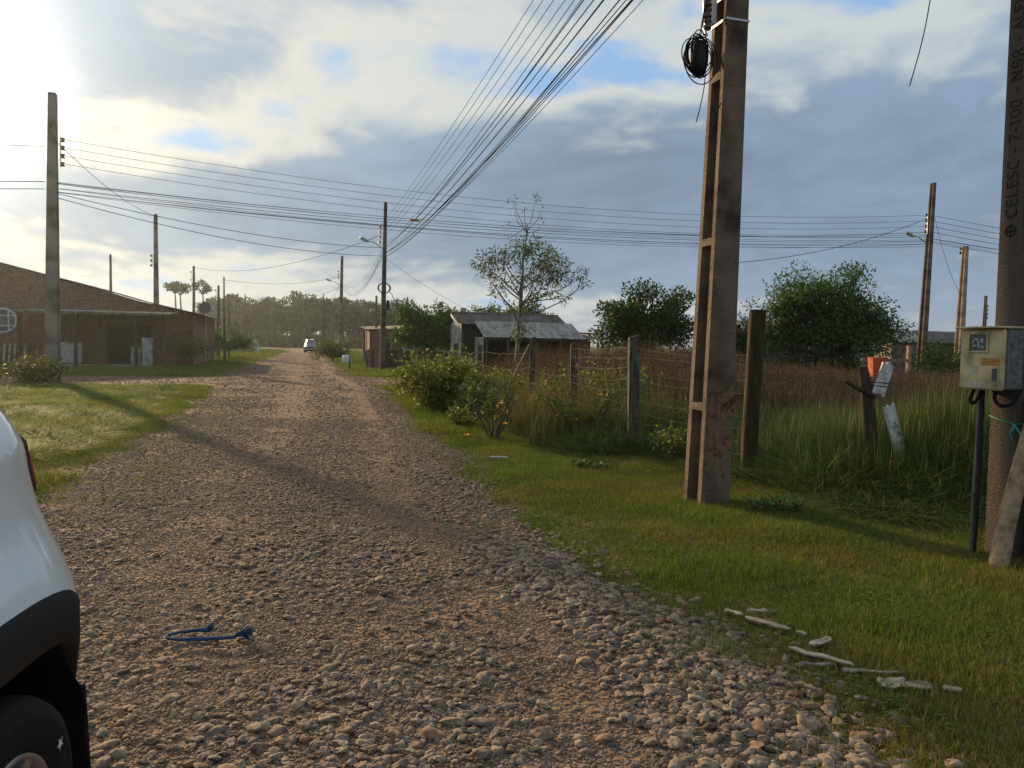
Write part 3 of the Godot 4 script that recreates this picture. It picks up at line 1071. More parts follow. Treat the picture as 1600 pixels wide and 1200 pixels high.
func make_plants() -> void:
	var dark := [Color(0.045, 0.075, 0.02), Color(0.062, 0.1, 0.025), Color(0.035, 0.06, 0.017), Color(0.085, 0.12, 0.033)]
	var mid := [Color(0.08, 0.135, 0.038), Color(0.06, 0.11, 0.03), Color(0.115, 0.165, 0.05), Color(0.07, 0.12, 0.038)]
	var yellow := [Color(0.24, 0.26, 0.04), Color(0.18, 0.215, 0.035), Color(0.29, 0.29, 0.06), Color(0.11, 0.13, 0.025), Color(0.16, 0.13, 0.04)]
	var gum := [Color(0.07, 0.1, 0.038), Color(0.1, 0.135, 0.05), Color(0.055, 0.08, 0.03), Color(0.13, 0.15, 0.065)]
	# young open tree in the lot: a slim stem with feathery heads and a bare leader
	var e0 := gy(0.1, -27.0)
	var cl := []
	for c in [[-1.15, 4.45, 0.45], [-0.95, 4.15, 0.4], [-0.75, 4.75, 0.38], [-0.45, 4.55, 0.5], [-0.6, 3.9, 0.42], [0.05, 4.85, 0.52], [0.4, 4.95, 0.5], [0.75, 4.6, 0.6], [1.15, 4.7, 0.62], [1.4, 4.4, 0.6], [1.55, 4.05, 0.5], [1.0, 4.1, 0.55], [0.45, 4.2, 0.5], [0.1, 3.7, 0.4], [2.15, 4.05, 0.34], [2.3, 3.75, 0.22], [1.2, 3.5, 0.35], [0.6, 3.35, 0.35], [-0.65, 3.35, 0.3], [-0.2, 3.0, 0.25], [1.7, 3.3, 0.25], [0.3, 2.25, 0.35], [0.05, 1.95, 0.3]]:
		cl.append([Vector3(e0.x + c[0], c[1], e0.z + rng.randf_range(-0.9, 0.9)), Vector3(c[2], c[2] * 0.75, c[2])])
	var eu := tree("young_gum_tree", "slim open tree with feathery crown and bare leading twigs in the fenced lot", "tree", e0, Vector3(0.3, 4.6, -27.0), 0.075, cl, 1050, 0.15, 0.045, gum, M.bark_pale, 71, 0.9)
	var bare := MB.new()
	var sprig := MB.new()
	var r := RandomNumberGenerator.new()
	r.seed = 8
	var lead := [Vector3(0.2, 4.4, 0), Vector3(0.3, 5.2, 0.05), Vector3(0.34, 5.75, 0.02)]
	bare.tube(lead, [0.03, 0.02, 0.014], 5, false)
	for tip in [[Vector3(-0.2, 6.55, 0.1), 0.6], [Vector3(0.62, 6.65, -0.05), 1.0], [Vector3(0.85, 6.15, 0.1), 0.3], [Vector3(0.22, 6.35, 0.0), 0.2], [Vector3(-0.4, 5.75, -0.1), 0.25], [Vector3(-0.12, 6.2, 0.15), 0.1], [Vector3(-0.2, 5.3, 0), 0.3], [Vector3(0.8, 5.7, 0), 0.1]]:
		var t: Vector3 = tip[0]
		var from: Vector3 = lead[1].lerp(lead[2], r.randf())
		var bend: Vector3 = from.lerp(t, 0.55) + Vector3(r.randfn() * 0.06, -0.05, 0.0)
		bare.tube([from, bend, t], [0.012, 0.009, 0.006], 4, false)
		leaf_clump(sprig, r, t, Vector3.ONE * 0.16, int(26 * tip[1]) + 2, 0.13, 0.04, 0.4, gum)
	put(bare, "bare_twigs", M.bark, eu)
	put(sprig, "tip_leaves", M.leaf, eu)
	# broad dark tree left of the near pole, beyond the lot
	tree("broad_tree", "dense dark green round tree behind the dead weeds left of the near pole", "tree", gy(6.5, -38.0), Vector3(6.5, 2.2, -38.0), 0.16, crown_clumps(Vector3(6.5, 2.6, -38.0), Vector3(2.55, 1.95, 2.0), 92, 0.62, 5), 520, 0.17, 0.1, dark, M.bark, 72)
	# big tree on the right
	var big := crown_clumps(Vector3(13.0, 2.75, -32.0), Vector3(2.95, 2.5, 2.2), 150, 0.6, 12)
	big.append_array(crown_clumps(Vector3(11.0, 3.2, -31.6), Vector3(0.9, 0.6, 0.9), 9, 0.42, 13))
	big.append_array(crown_clumps(Vector3(15.2, 2.5, -32.0), Vector3(0.8, 0.7, 0.9), 8, 0.42, 14))
	tree("shade_tree", "large spreading green tree before the dark house on the right", "tree", gy(13.6, -32.0), Vector3(13.3, 2.4, -32.0), 0.17, big, 520, 0.14, 0.07, mid, M.bark, 73)
	# tree behind the roadside pole
	var t3 := crown_clumps(Vector3(-5.6, 2.25, -49.0), Vector3(2.4, 2.1, 1.6), 62, 0.6, 22)
	t3.append_array(crown_clumps(Vector3(-4.3, 3.5, -50.0), Vector3(1.3, 0.9, 0.8), 10, 0.42, 25))
	tree("leafy_tree", "bushy green tree right of the pole with the cable ring", "tree", gy(-5.4, -49.5), Vector3(-5.4, 2.2, -49.5), 0.13, t3, 420, 0.2, 0.12, mid, M.bark, 74)
	tree("leafy_tree", "small dark tree showing over the roof of the plank house", "tree", gy(0.6, -54.0), Vector3(0.6, 3.0, -54.0), 0.13, crown_clumps(Vector3(0.5, 3.6, -54.0), Vector3(2.2, 1.0, 1.6), 26, 0.55, 32), 380, 0.2, 0.11, mid, M.bark, 75)
	tree("leafy_tree", "low round tree over the left gable of the plank house", "tree", gy(-2.0, -58.0), Vector3(-2.0, 3.0, -58.0), 0.13, crown_clumps(Vector3(-2.0, 3.8, -58.0), Vector3(1.6, 0.8, 1.3), 18, 0.5, 33), 380, 0.2, 0.11, mid, M.bark, 76)
	tree("leafy_tree", "thin pale green sprig tree just right of the near pole's middle", "tree", gy(8.6, -27.5), Vector3(8.5, 2.6, -27.5), 0.05, [[Vector3(8.4, 3.2, -27.5), Vector3(0.3, 0.25, 0.3)], [Vector3(8.9, 2.9, -27.4), Vector3(0.25, 0.2, 0.25)], [Vector3(8.1, 2.7, -27.4), Vector3(0.25, 0.25, 0.2)], [Vector3(8.5, 2.4, -27.5), Vector3(0.3, 0.3, 0.3)]], 700, 0.12, 0.06, gum, M.bark, 77)
	# bushes by the side street on the right, below the double-T pole
	tree("hedge_bush", "bright green bush spreading below the leaning right hand pole", "bush", gy(17.3, -30.5), Vector3(17.3, 1.0, -30.5), 0.08, crown_clumps(Vector3(17.2, 1.15, -30.5), Vector3(2.0, 1.0, 1.2), 36, 0.5, 41), 480, 0.12, 0.06, mid, M.bark, 78)
	tree("hedge_bush", "dark low growth hugging the wall under the big right tree", "bush", gy(9.8, -33.5), Vector3(9.8, 1.3, -33.5), 0.08, crown_clumps(Vector3(9.8, 1.7, -33.5), Vector3(1.5, 1.3, 1.0), 30, 0.55, 42), 420, 0.15, 0.08, dark, M.bark, 79)
	tree("hedge_bush", "dark hedge growth under the dense round tree left of the near pole", "bush", gy(7.0, -36.6), Vector3(7.0, 0.8, -36.6), 0.08, crown_clumps(Vector3(6.9, 0.95, -36.6), Vector3(3.2, 0.8, 0.8), 40, 0.5, 43), 420, 0.16, 0.09, dark, M.bark, 179)
	tree("hedge_bush", "dark brush in front of the shaded house under the big tree", "bush", gy(13.6, -34.4), Vector3(13.6, 0.7, -34.4), 0.08, crown_clumps(Vector3(13.4, 0.8, -34.4), Vector3(2.6, 0.7, 0.6), 30, 0.5, 44), 420, 0.16, 0.09, dark, M.bark, 180)
	# roadside bushes
	tree("roadside_bush", "grey green bush on the verge beside the pale pole and white tub", "bush", gy(-14.4, -62.0), Vector3(-14.4, 0.8, -62.0), 0.07, crown_clumps(Vector3(-14.3, 0.85, -62.0), Vector3(1.9, 0.85, 1.5), 34, 0.5, 51), 420, 0.16, 0.08, [Color(0.1, 0.12, 0.05), Color(0.075, 0.095, 0.035), Color(0.13, 0.13, 0.06)], M.twig, 80)
	shrub("yellow_shrub", "large yellow green shrub leaning over the gravel edge", gy(-1.75, -18.2), Vector3(1.05, 1.35, 0.95), 40, 5200, 0.10, 0.065, yellow, 81)
	shrub("yellow_shrub", "smaller yellow green shrub behind the large one by the fence", gy(-0.75, -18.8), Vector3(0.7, 1.2, 0.6), 20, 1500, 0.09, 0.055, yellow, 82)
	shrub("leafy_weed", "low fresh green weed clump before the first fence posts", gy(-0.7, -16.2), Vector3(0.55, 0.75, 0.45), 18, 1200, 0.07, 0.045, mid, 83)
	shrub("leafy_weed", "tall leafy weed inside the fence behind the middle posts", gy(1.35, -15.6), Vector3(0.8, 1.35, 0.6), 22, 1500, 0.085, 0.05, yellow, 84)
	shrub("leafy_weed", "leafy weed inside the fence left of the tied post", gy(2.1, -14.4), Vector3(0.7, 1.25, 0.5), 18, 1200, 0.085, 0.05, yellow, 85)
	shrub("leafy_weed", "yellowish weed at the left end of the fence", gy(-1.6, -22.5), Vector3(0.8, 1.5, 0.6), 20, 1400, 0.1, 0.055, yellow, 86)
	shrub("leafy_weed", "broad leaved weed at the foot of the left pole", gy(-15.6, -25.3), Vector3(1.05, 1.0, 0.8), 26, 1700, 0.13, 0.09, [Color(0.13, 0.15, 0.05), Color(0.17, 0.17, 0.06), Color(0.2, 0.15, 0.08)], 87)
	# far left yard growth
	tree("yard_bush", "hazy bush before the right end of the brick shed", "bush", gy(-18.3, -43.0), Vector3(-18.3, 1.0, -43.0), 0.07, crown_clumps(Vector3(-18.2, 1.1, -43.0), Vector3(1.5, 1.0, 1.0), 24, 0.5, 61), 380, 0.14, 0.07, [Color(0.1, 0.12, 0.05), Color(0.13, 0.13, 0.06)], M.twig, 90)
	tree("yard_bush", "bush behind the thin pole left of the far road", "bush", gy(-24.5, -66.0), Vector3(-24.5, 1.5, -66.0), 0.08, crown_clumps(Vector3(-24.0, 1.5, -66.0), Vector3(2.6, 1.3, 1.5), 28, 0.6, 62), 300, 0.22, 0.12, mid, M.twig, 91)
	shrub("yellow_shrub", "bright shrub left of the braced fence post", gy(-0.2, -17.4), Vector3(0.7, 1.05, 0.55), 22, 2000, 0.08, 0.05, yellow, 181)
	shrub("leafy_weed", "bright low weed at the foot of the braced fence post", gy(0.25, -15.2), Vector3(0.6, 0.7, 0.5), 20, 1500, 0.07, 0.045, yellow, 182)
	shrub("leafy_weed", "bright low weed between the two flowering weeds", gy(0.55, -13.7), Vector3(0.55, 0.62, 0.45), 20, 1400, 0.065, 0.04, yellow, 183)
	shrub("leafy_weed", "fresh green weed right behind the tied fence post", gy(2.6, -12.8), Vector3(0.6, 0.7, 0.5), 18, 1200, 0.07, 0.04, mid, 184)
	shrub("leafy_weed", "thin pale weed left of the thick mossy post", gy(2.35, -10.6), Vector3(0.4, 0.55, 0.35), 16, 700, 0.06, 0.035, yellow, 185)
	shrub("leafy_weed", "small weed in the verge left of the flowering weed", gy(-0.95, -14.6), Vector3(0.4, 0.45, 0.35), 16, 800, 0.06, 0.04, yellow, 186)
	flower_plant("branching weed with yellow flowers nearest the gravel edge", gy(-0.3, -12.9), 1.05, 0.75, 4, 92)
	flower_plant("branching weed with one yellow flower before the tied fence post", gy(1.15, -12.3), 1.0, 0.7, 2, 93)
	shrub("ground_weed", "flat dark green weed in the lawn before the fence", gy(1.0, -9.75), Vector3(0.3, 0.1, 0.2), 14, 330, 0.075, 0.035, dark, 94)
	shrub("ground_weed", "tangled weed round the foot of the pole with the meter box", gy(4.2, -5.35), Vector3(0.5, 0.35, 0.35), 18, 520, 0.06, 0.025, mid, 95)
	shrub("ground_weed", "small weed in the shade at the foot of the thick wooden post", gy(2.6, -7.4), Vector3(0.45, 0.2, 0.25), 16, 420, 0.05, 0.025, mid, 96)
	var tuft_pale := MB.new()
	for i in 240:
		var a := r.randf() * TAU
		var d := 0.09 * sqrt(r.randf())
		tuft_pale.col = shade_of(r, [Color(0.2, 0.2, 0.08), Color(0.12, 0.15, 0.035), Color(0.3, 0.26, 0.14)])
		tuft_pale.blade(Vector3(cos(a) * d, -0.02, sin(a) * d), Vector3(cos(a), -0.25, sin(a)) * r.randf_range(0.05, 0.17), r.randf_range(0.07, 0.16), 0.005, r.randf() * TAU)
	var tp := put(tuft_pale, "grass_tuft", M.grass)
	tp.position = gy(1.08, -4.06)
	tag(tp, "pale spiky grass tuft among the stones at the gravel edge", "grass tuft")
	# the wood that closes the street
	far_wood()

func flower_plant(label: String, base: Vector3, tall: float, spread: float, blooms: int, seed_: int) -> void:
	var r := RandomNumberGenerator.new()
	r.seed = seed_
	var o := thing("flowering_weed", label, "plant", base, 0.0, "yellow flowering weeds by the fence")
	var wood := MB.new()
	var green := MB.new()
	var tips := []
	for s in 9:
		var a := TAU * s / 9.0 + r.randf() * 0.5
		var k := r.randf_range(0.5, 1.0)
		var tip := Vector3(cos(a) * spread * k, tall * r.randf_range(0.55, 1.0), sin(a) * spread * k * 0.8)
		var elbow := Vector3(tip.x * 0.45, tip.y * 0.38, tip.z * 0.45) + Vector3(r.randfn(), r.randfn(), r.randfn()) * 0.04
		wood.tube([Vector3(0, -0.1, 0), elbow, tip], [0.02, 0.014, 0.006], 5, false)
		tips.append(tip)
		for k2 in 3:
			var t2: Vector3 = elbow.lerp(tip, r.randf()) + Vector3(r.randfn(), r.randf(), r.randfn()) * 0.13
			wood.tube([elbow.lerp(tip, 0.4), t2], [0.007, 0.004], 4, false)
			tips.append(t2)
	for t in tips:
		for i in 22:
			green.col = shade_of(r, [Color(0.13, 0.17, 0.035), Color(0.1, 0.14, 0.03), Color(0.17, 0.19, 0.05)])
			var d := Vector3(r.randfn(), r.randfn() * 0.5, r.randfn()).normalized()
			green.leaf(t + d * 0.05 * r.randf(), (d + Vector3(0, -0.2, 0)).normalized(), Vector3.UP, r.randf_range(0.05, 0.1), r.randf_range(0.03, 0.05))
	put(wood, "stems", M.twig, o)
	put(green, "foliage", M.leaf, o)
	for b in blooms:
		var at: Vector3 = [Vector3(-0.42, 0.1, 0.3), Vector3(0.05, 0.42, 0.35), Vector3(0.2, 0.3, 0.32), Vector3(0.12, 0.62, 0.2)][b] if blooms > 2 else [Vector3(-0.15, 0.42, 0.3), Vector3(0.25, 0.8, 0.1)][b]
		var f := MB.new()
		f.col = Color(0.75, 0.36, 0.03)
		for k in 7:
			var a := TAU * k / 7.0
			f.leaf(Vector3.ZERO, Vector3(cos(a), 0.35 + 0.2 * sin(a * 2.0), sin(a) * 0.8).normalized(), Vector3(0, 0.7, 0.7), 0.052, 0.036)
		wood = MB.new()
		var fl := put(f, "flower", M.petal, o)
		fl.position = at
		wood.tube([at * 0.4 + Vector3(0, -0.02, 0), at], [0.006, 0.003], 4, false)
		put(wood, "flower_stalk", M.twig, o)

func far_tree_mesh(seed_: int, tall: float, flat: bool) -> ArrayMesh:
	var r := RandomNumberGenerator.new()
	r.seed = seed_
	var mb := MB.new()
	mb.col = Color(0.12, 0.095, 0.075)
	mb.tube([Vector3(0, -0.2, 0), Vector3(r.randfn() * 0.15, tall * 0.5, 0), Vector3(r.randfn() * 0.3, tall * 0.95, 0)], [0.22, 0.16, 0.06], 6)
	var heads := 10
	for i in heads:
		var t := 0.45 + 0.55 * i / heads if not flat else 0.72 + 0.28 * i / heads
		var a := r.randf() * TAU
		var reach := tall * (0.2 * (1.2 - t) + 0.07) * (1.0 if not flat else 1.6)
		var p := Vector3(cos(a) * reach, tall * t, sin(a) * reach)
		mb.col = Color(0.12, 0.095, 0.075)
		mb.tube([Vector3(0, tall * (t - 0.14), 0), p], [0.07, 0.03], 4, false)
		leaf_clump(mb, r, p, Vector3(1.15, 0.7, 1.15) * tall * 0.088 * r.randf_range(0.7, 1.3), 120, 0.62, 0.34, 0.2, [Color(0.032, 0.048, 0.02), Color(0.045, 0.062, 0.026), Color(0.024, 0.038, 0.016)])
	return mb.mesh(M.leaf)

func far_wood() -> void:
	var holder_xf := []
	var cols := []
	var kinds := [far_tree_mesh(1, 12.0, false), far_tree_mesh(2, 13.0, false), far_tree_mesh(3, 11.0, true)]
	var r := RandomNumberGenerator.new()
	r.seed = 99
	for k in 3:
		var xs := []
		var cs := []
		for i in 62:
			var z := -r.randf_range(215.0, 275.0)
			var x := r.randf_range(-0.40, -0.135) * -z
			var s := r.randf_range(0.85, 1.2) * (1.0 if k != 2 else 1.05)
			if r.randf() < 0.25:
				s *= 0.6
			xs.append(Transform3D(Basis.from_euler(Vector3(0, r.randf() * TAU, 0)).scaled(Vector3(s, s, s)), Vector3(x, -0.1, z)))
			var q := r.randf_range(0.8, 1.25)
			cs.append(Color(q, q, q))
		for i in 22:   # lower trees on the right, behind the houses
			var z := -r.randf_range(150.0, 200.0)
			var x := r.randf_range(-0.17, 0.02) * -z
			var s := r.randf_range(0.42, 0.6) * (0.8 if x > -0.06 * -z else 1.15)
			xs.append(Transform3D(Basis.from_euler(Vector3(0, r.randf() * TAU, 0)).scaled(Vector3(s * 1.2, s, s * 1.2)), Vector3(x, -0.1, z)))
			cs.append(Color.WHITE)
		var o := many("far_wood", kinds[k], xs, cs)
		tag(o, ["far wood of slender dark trees closing the street", "far wood of taller gum trees behind the parked car", "far wood of flat topped trees on the skyline"][k], "wood", "", "stuff")
	# brush at the foot of the wood
	var brush := tuft(63, 240, 2.4, 2.6, 0.45, 0.3, 0.7, [Color(0.05, 0.065, 0.025), Color(0.035, 0.05, 0.018), Color(0.07, 0.08, 0.035)], M.leaf)
	scatter("brushwood", brush, 260, func():
		var z := -rng.randf_range(185.0, 215.0)
		return [Vector3(rng.randf_range(-0.42, 0.0) * -z, 0, z), 1.0, rng.randf_range(0.5, 1.3)], func(_p: Vector3) -> Color: return Color.WHITE, "dark brush along the foot of the far wood", "bushes")
	# single flat-headed trees over the shed roof
	for q in [[-61.0, -140.0, 12.6, "leftmost flat headed tree over the shed roof"], [-57.5, -134.0, 12.0, "middle flat headed tree over the shed roof"], [-55.2, -138.0, 12.4, "rightmost flat headed tree over the shed roof"]]:
		var o := thing("umbrella_tree", q[3], "tree", Vector3(q[0], 0, q[1]), 0.0, "flat headed trees over the shed")
		var w := MB.new()
		w.tube([Vector3(0, -0.2, 0), Vector3(0.2, q[2] * 0.5, 0), Vector3(0, q[2] - 2.4, 0)], [0.2, 0.15, 0.09], 6)
		var cr := MB.new()
		for i in 8:
			var a := TAU * i / 8.0
			var p := Vector3(cos(a) * 1.2, q[2] - 1.6 + 0.5 * sin(a * 3.0), sin(a) * 1.2)
			w.tube([Vector3(0, q[2] - 2.9, 0), p], [0.07, 0.03], 4, false)
			leaf_clump(cr, r, p + Vector3(r.randfn(), r.randfn() * 0.5, r.randfn()) * 0.4, Vector3(0.6, 0.32, 0.6), 70, 0.4, 0.22, 0.1, [Color(0.035, 0.05, 0.02), Color(0.05, 0.065, 0.028)])
		put(w, "trunk", M.bark, o)
		put(cr, "crown", M.leaf, o)

# ------------------------------------------------------------------ poles and wires
func spool(mb: MB, p: Vector3, s := 1.0) -> void:
	mb.lathe(p, [Vector2(0.0, -0.055 * s), Vector2(0.05 * s, -0.055 * s), Vector2(0.055 * s, -0.03 * s), Vector2(0.03 * s, 0.0), Vector2(0.055 * s, 0.03 * s), Vector2(0.05 * s, 0.055 * s), Vector2(0.0, 0.055 * s)], 8)

# a concrete pole of double-T section: two flanges, a web sunk between them, cross ribs
func concrete_pole(o: Node3D, tall: float, wide0: float, wide1: float, deep0: float, deep1: float, material: Material, lean: Vector2, ribs: Array, flange := 0.24) -> void:
	var at := func(h: float) -> Vector3: return Vector3(lean.x * h, h, lean.y * h)
	var taper := func(h: float, a: float, b: float) -> float: return lerpf(a, b, clampf(h / tall, 0.0, 1.0))
	for s in [1.0, -1.0]:
		var mb := MB.new()
		var p := []
		for h in [-0.3, tall]:
			var w: float = taper.call(h, wide0, wide1)
			var d: float = taper.call(h, deep0, deep1)
			var c: Vector3 = at.call(h)
			for z in [s * d * 0.5, s * d * (0.5 - flange)]:
				for x in [-0.5 * w, 0.5 * w]:
					p.append(c + Vector3(x, 0, z))
		mb.hexa(p)
		put(mb, "flange", material, o)
	var web := MB.new()
	var q := []
	for h in [-0.3, tall - 0.004]:
		var w: float = taper.call(h, wide0, wide1) * 0.32
		var d: float = taper.call(h, deep0, deep1) * (1.0 - 2.0 * flange)
		for z in [-d * 0.5, d * 0.5]:
			for x in [-0.5 * w, 0.5 * w]:
				q.append(at.call(h) + Vector3(x, 0, z))
	web.hexa(q)
	put(web, "web", material, o)
	for h in ribs:
		for s in [-1.0, 1.0]:
			var rb := MB.new()
			var w: float = taper.call(h, wide0, wide1)
			var d: float = taper.call(h, deep0, deep1) * (1.0 - 2.0 * flange)
			rb.box(at.call(h) + Vector3(s * w * 0.33, 0, 0), Vector3(w * 0.33, 0.075, d * 0.995))
			put(rb, "rib", material, o)

func far_pole(label: String, x: float, z: float, tall: float, w0: float, material: Material, lean := Vector2.ZERO, rack := [], rack_side := -1.0, arm := 0.0, arm_h := 0.0) -> Node3D:
	var o := thing("utility_pole", label, "pole", gy(x, z), ROAD_TURN, "power poles along the streets")
	concrete_pole(o, tall, w0, w0 * 0.55, w0 * 1.15, w0 * 0.6, material, lean, [])
	if rack.size() > 0:
		var b := MB.new()
		var ins := []
		var lo: float = rack[rack.size() - 1]
		var hi: float = rack[0]
		var off := rack_side * (w0 * 0.42 + 0.06)
		b.box(Vector3(lean.x * hi + off, (lo + hi) * 0.5, lean.y * hi), Vector3(0.03, hi - lo + 0.2, 0.05))
		put(b, "rack", M.steel, o)
		for h in rack:
			var k := MB.new()
			spool(k, Vector3(lean.x * h + off + rack_side * 0.075, h, lean.y * h), 1.25)
			put(k, "insulator", M.porcelain, o)
	if arm > 0.0:
		var a := MB.new()
		var root := Vector3(lean.x * arm_h + rack_side * w0 * 0.3, arm_h - 0.35, lean.y * arm_h)
		var tip := Vector3(lean.x * arm_h + rack_side * arm, arm_h, lean.y * arm_h + 0.15)
		a.tube([root, root.lerp(tip, 0.6) + Vector3(0, 0.1, 0), tip], 0.025, 6)
		put(a, "lamp_arm", M.steel, o)
		var l := MB.new()
		var dir := (tip - root).normalized()
		l.tube([tip - dir * 0.05, tip + dir * 0.08, tip + dir * 0.34, tip + dir * 0.46], [0.05, 0.085, 0.1, 0.04], 8)
		put(l, "lamp_head", M.lamp_grey, o)
	return o

func curve(p: Array, n := 5) -> Array:
	# a smooth line through the points
	var out := []
	for i in p.size() - 1:
		var a: Vector3 = p[i]
		var b: Vector3 = p[i + 1]
		var before: Vector3 = p[maxi(i - 1, 0)]
		var after: Vector3 = p[mini(i + 2, p.size() - 1)]
		for k in n:
			out.append(a.cubic_interpolate(b, before, after, float(k) / n))
	out.append(p[p.size() - 1])
	return out

func catenary(a: Vector3, b: Vector3, sag: float, n := 24) -> Array:
	var p := []
	for i in n + 1:
		var t := float(i) / n
		p.append(a.lerp(b, t) - Vector3(0, 4.0 * sag * t * (1.0 - t), 0))
	return p

func wire(label: String, a: Vector3, b: Vector3, sag: float, radius := 0.011, group := "", material: Material = null) -> void:
	var o := thing("overhead_wire", label, "wire", a, 0.0, group)
	var mb := MB.new()
	mb.tube(catenary(Vector3.ZERO, b - a, sag), radius, 5, false)
	var m := put(mb, "strand", material if material else M.cable, o)
	m.name = "strand"

func bundle(label: String, a: Vector3, b: Vector3, sag: float, count: int, spread: float, seed_: int, fan := 0.0) -> void:
	var r := RandomNumberGenerator.new()
	r.seed = seed_
	var o := thing("cable_bundle", label, "cables", a)
	for i in count:
		var mb := MB.new()
		var o1 := Vector3(r.randfn(), r.randfn(), r.randfn()) * spread * 0.5
		var o2 := Vector3(r.randfn(), r.randfn(), r.randfn()) * spread
		if fan > 0.0:
			o1 += Vector3(0, fan * (float(i) / count - 0.5), 0)
			o2 += Vector3(0, fan * (float(i) / count - 0.5), 0)
		mb.tube(catenary(o1, b - a + o2, sag * r.randf_range(0.85, 1.15)), r.randf_range(0.005, 0.010), 5, false)
		put(mb, "cable", M.cable, o)

func make_poles() -> void:
	var L := gy(-16.02, -26.94)
	var P6 := gy(-7.27, -43.2)
	var R := gy(20.75, -39.0)
	var P5 := gy(-15.5, -71.0)
	far_pole("tall pale concrete pole standing on the left lawn corner", L.x, L.z, 10.0, 0.42, M.pole_grey, Vector2(0.011, 0), [8.45, 8.18, 7.9, 7.62], 1.0)
	var p6 := far_pole("dark roadside pole with lamp arm and a ring of coiled cable", P6.x, P6.z, 9.35, 0.3, M.pole_dark, Vector2(0.012, 0), [7.95, 7.68, 7.42, 7.15], -1.0, 0.95, 7.15)
	far_pole("tall dark pole leaning right beyond the big tree", R.x - 0.2, R.z, 10.1, 0.34, M.pole_brown, Vector2(0.031, 0), [8.5, 8.22, 7.94, 7.66], -1.0, 1.2, 7.4)
	far_pole("pale grey pole behind the grey green roadside bush", P5.x - 0.3, P5.z, 9.4, 0.4, M.pole_grey, Vector2(0.012, 0), [8.0, 7.7, 7.4], -1.0, 1.0, 7.1)
	far_pole("pale timber coloured pole beside the leaning right hand pole", 22.66, -39.4, 7.05, 0.36, M.pole_tan, Vector2(0.022, 0), [6.9, 6.7], -1.0)
	far_pole("grey pole standing before the brick shed", -21.74, -47.3, 9.1, 0.34, M.pole_grey, Vector2(-0.002, 0), [6.6, 6.3, 6.0], -1.0)
	far_pole("pole rising behind the right end of the shed roof", -32.5, -79.0, 9.0, 0.34, M.pole_dark, Vector2(0.0, 0), [8.4, 7.6, 6.9], -1.0)
	far_pole("thin dark pole standing in the left yard grass", -21.2, -57.0, 6.2, 0.16, M.pole_dark, Vector2(-0.006, 0))
	far_pole("thin pole just left of the dark yard pole", -26.6, -70.0, 6.45, 0.3, M.pole_dark, Vector2(0.004, 0), [6.0, 5.4], -1.0)
	far_pole("short thin pole between the two yard poles", -24.9, -68.0, 5.6, 0.15, M.pole_dark)
	far_pole("far tilted pole against the wood left of the road", -39.0, -114.0, 8.3, 0.28, M.pole_dark, Vector2(-0.045, 0))
	far_pole("thin pole behind the brick shed roof", -31.1, -60.0, 8.0, 0.24, M.pole_grey)
	far_pole("small far pole right of the meter box roof line", 36.4, -60.0, 6.0, 0.26, M.pole_dark, Vector2(0.01, 0), [5.2, 4.9, 4.6, 4.3], 1.0)
	far_pole("thin dark post half hidden behind the near concrete pole", 7.15, -30.0, 4.85, 0.16, M.pole_dark)
	far_pole("far slim pole above the parked car", -25.4, -104.0, 8.0, 0.24, M.pole_dark, Vector2(0, 0), [7.6, 7.3], -1.0)
	far_pole("short pole right of the pale grey roadside pole", -14.2, -74.0, 5.2, 0.26, M.pole_grey)
	far_pole("short thick post left of the red brick house", -12.7, -72.0, 5.9, 0.3, M.pole_brown)
	far_pole("distant thin pole over the red brick house", -13.2, -88.0, 6.6, 0.2, M.pole_dark)
	far_pole("next power pole along the side street on the left, beyond the brick shed wall", -53.0, -14.8, 10.0, 0.42, M.pole_grey)
	far_pole("next power pole along the side street on the right, past the meter box", 57.6, -51.0, 10.0, 0.42, M.pole_grey)
	# ring of spare cable and splice box on the dark roadside pole
	var ring := MB.new()
	for k in 5:
		var c := []
		for i in 25:
			var a := TAU * i / 24.0
			c.append(Vector3(0.05 + cos(a) * (0.3 + 0.015 * k), 4.62 + sin(a) * (0.27 + 0.012 * (k % 3)), 0.2 + 0.012 * k))
		ring.tube(c, 0.016, 5, false)
	put(ring, "cable_ring", M.cable, p6)
	var splice := MB.new()
	splice.lathe(Vector3(0.27, 3.45, 0.2), [Vector2(0.0, -0.05), Vector2(0.08, -0.05), Vector2(0.095, 0.0), Vector2(0.095, 0.42), Vector2(0.07, 0.5), Vector2(0.0, 0.5)], 10)
	put(splice, "splice_box", M.black_plastic, p6)
	var loop := MB.new()
	loop.tube(curve([Vector3(0.3, 4.45, 0.22), Vector3(0.5, 4.25, 0.22), Vector3(0.6, 3.85, 0.22), Vector3(0.5, 3.5, 0.22), Vector3(0.3, 3.42, 0.22)]), 0.018, 5, false)
	put(loop, "cable_loop", M.cable, p6)

	# side street lines
	var names := ["topmost", "second", "third", "lowest"]
	for i in 4:
		var h := 8.45 - 0.277 * i
		wire(names[i] + " of the four open wires crossing the road from the left pole", L + Vector3(0.42, h, 0), R + Vector3(-0.35, h + 0.03, 0), 0.95, 0.0075, "open wires of the side street")
		wire(names[i] + " open wire running right from the leaning right hand pole", R + Vector3(0.1, h + 0.03, 0), Vector3(57.6, h, -51.0), 0.9, 0.011, "open wires right of the leaning pole")
	bundle("black cable bundle crossing the road from the left pole", L + Vector3(0.25, 6.85, 0), R + Vector3(-0.1, 7.3, 0), 0.72, 9, 0.1, 5, 0.55)
	bundle("black cable bundle running right from the leaning right hand pole", R + Vector3(0.1, 7.3, 0), Vector3(57.6, 7.0, -51.0), 0.7, 5, 0.1, 6, 0.4)
	wire("upper wire leaving the left pole toward the frame's left edge", L + Vector3(-0.2, 8.2, 0), Vector3(-53.0, 8.0, -14.8), 0.6, 0.011)
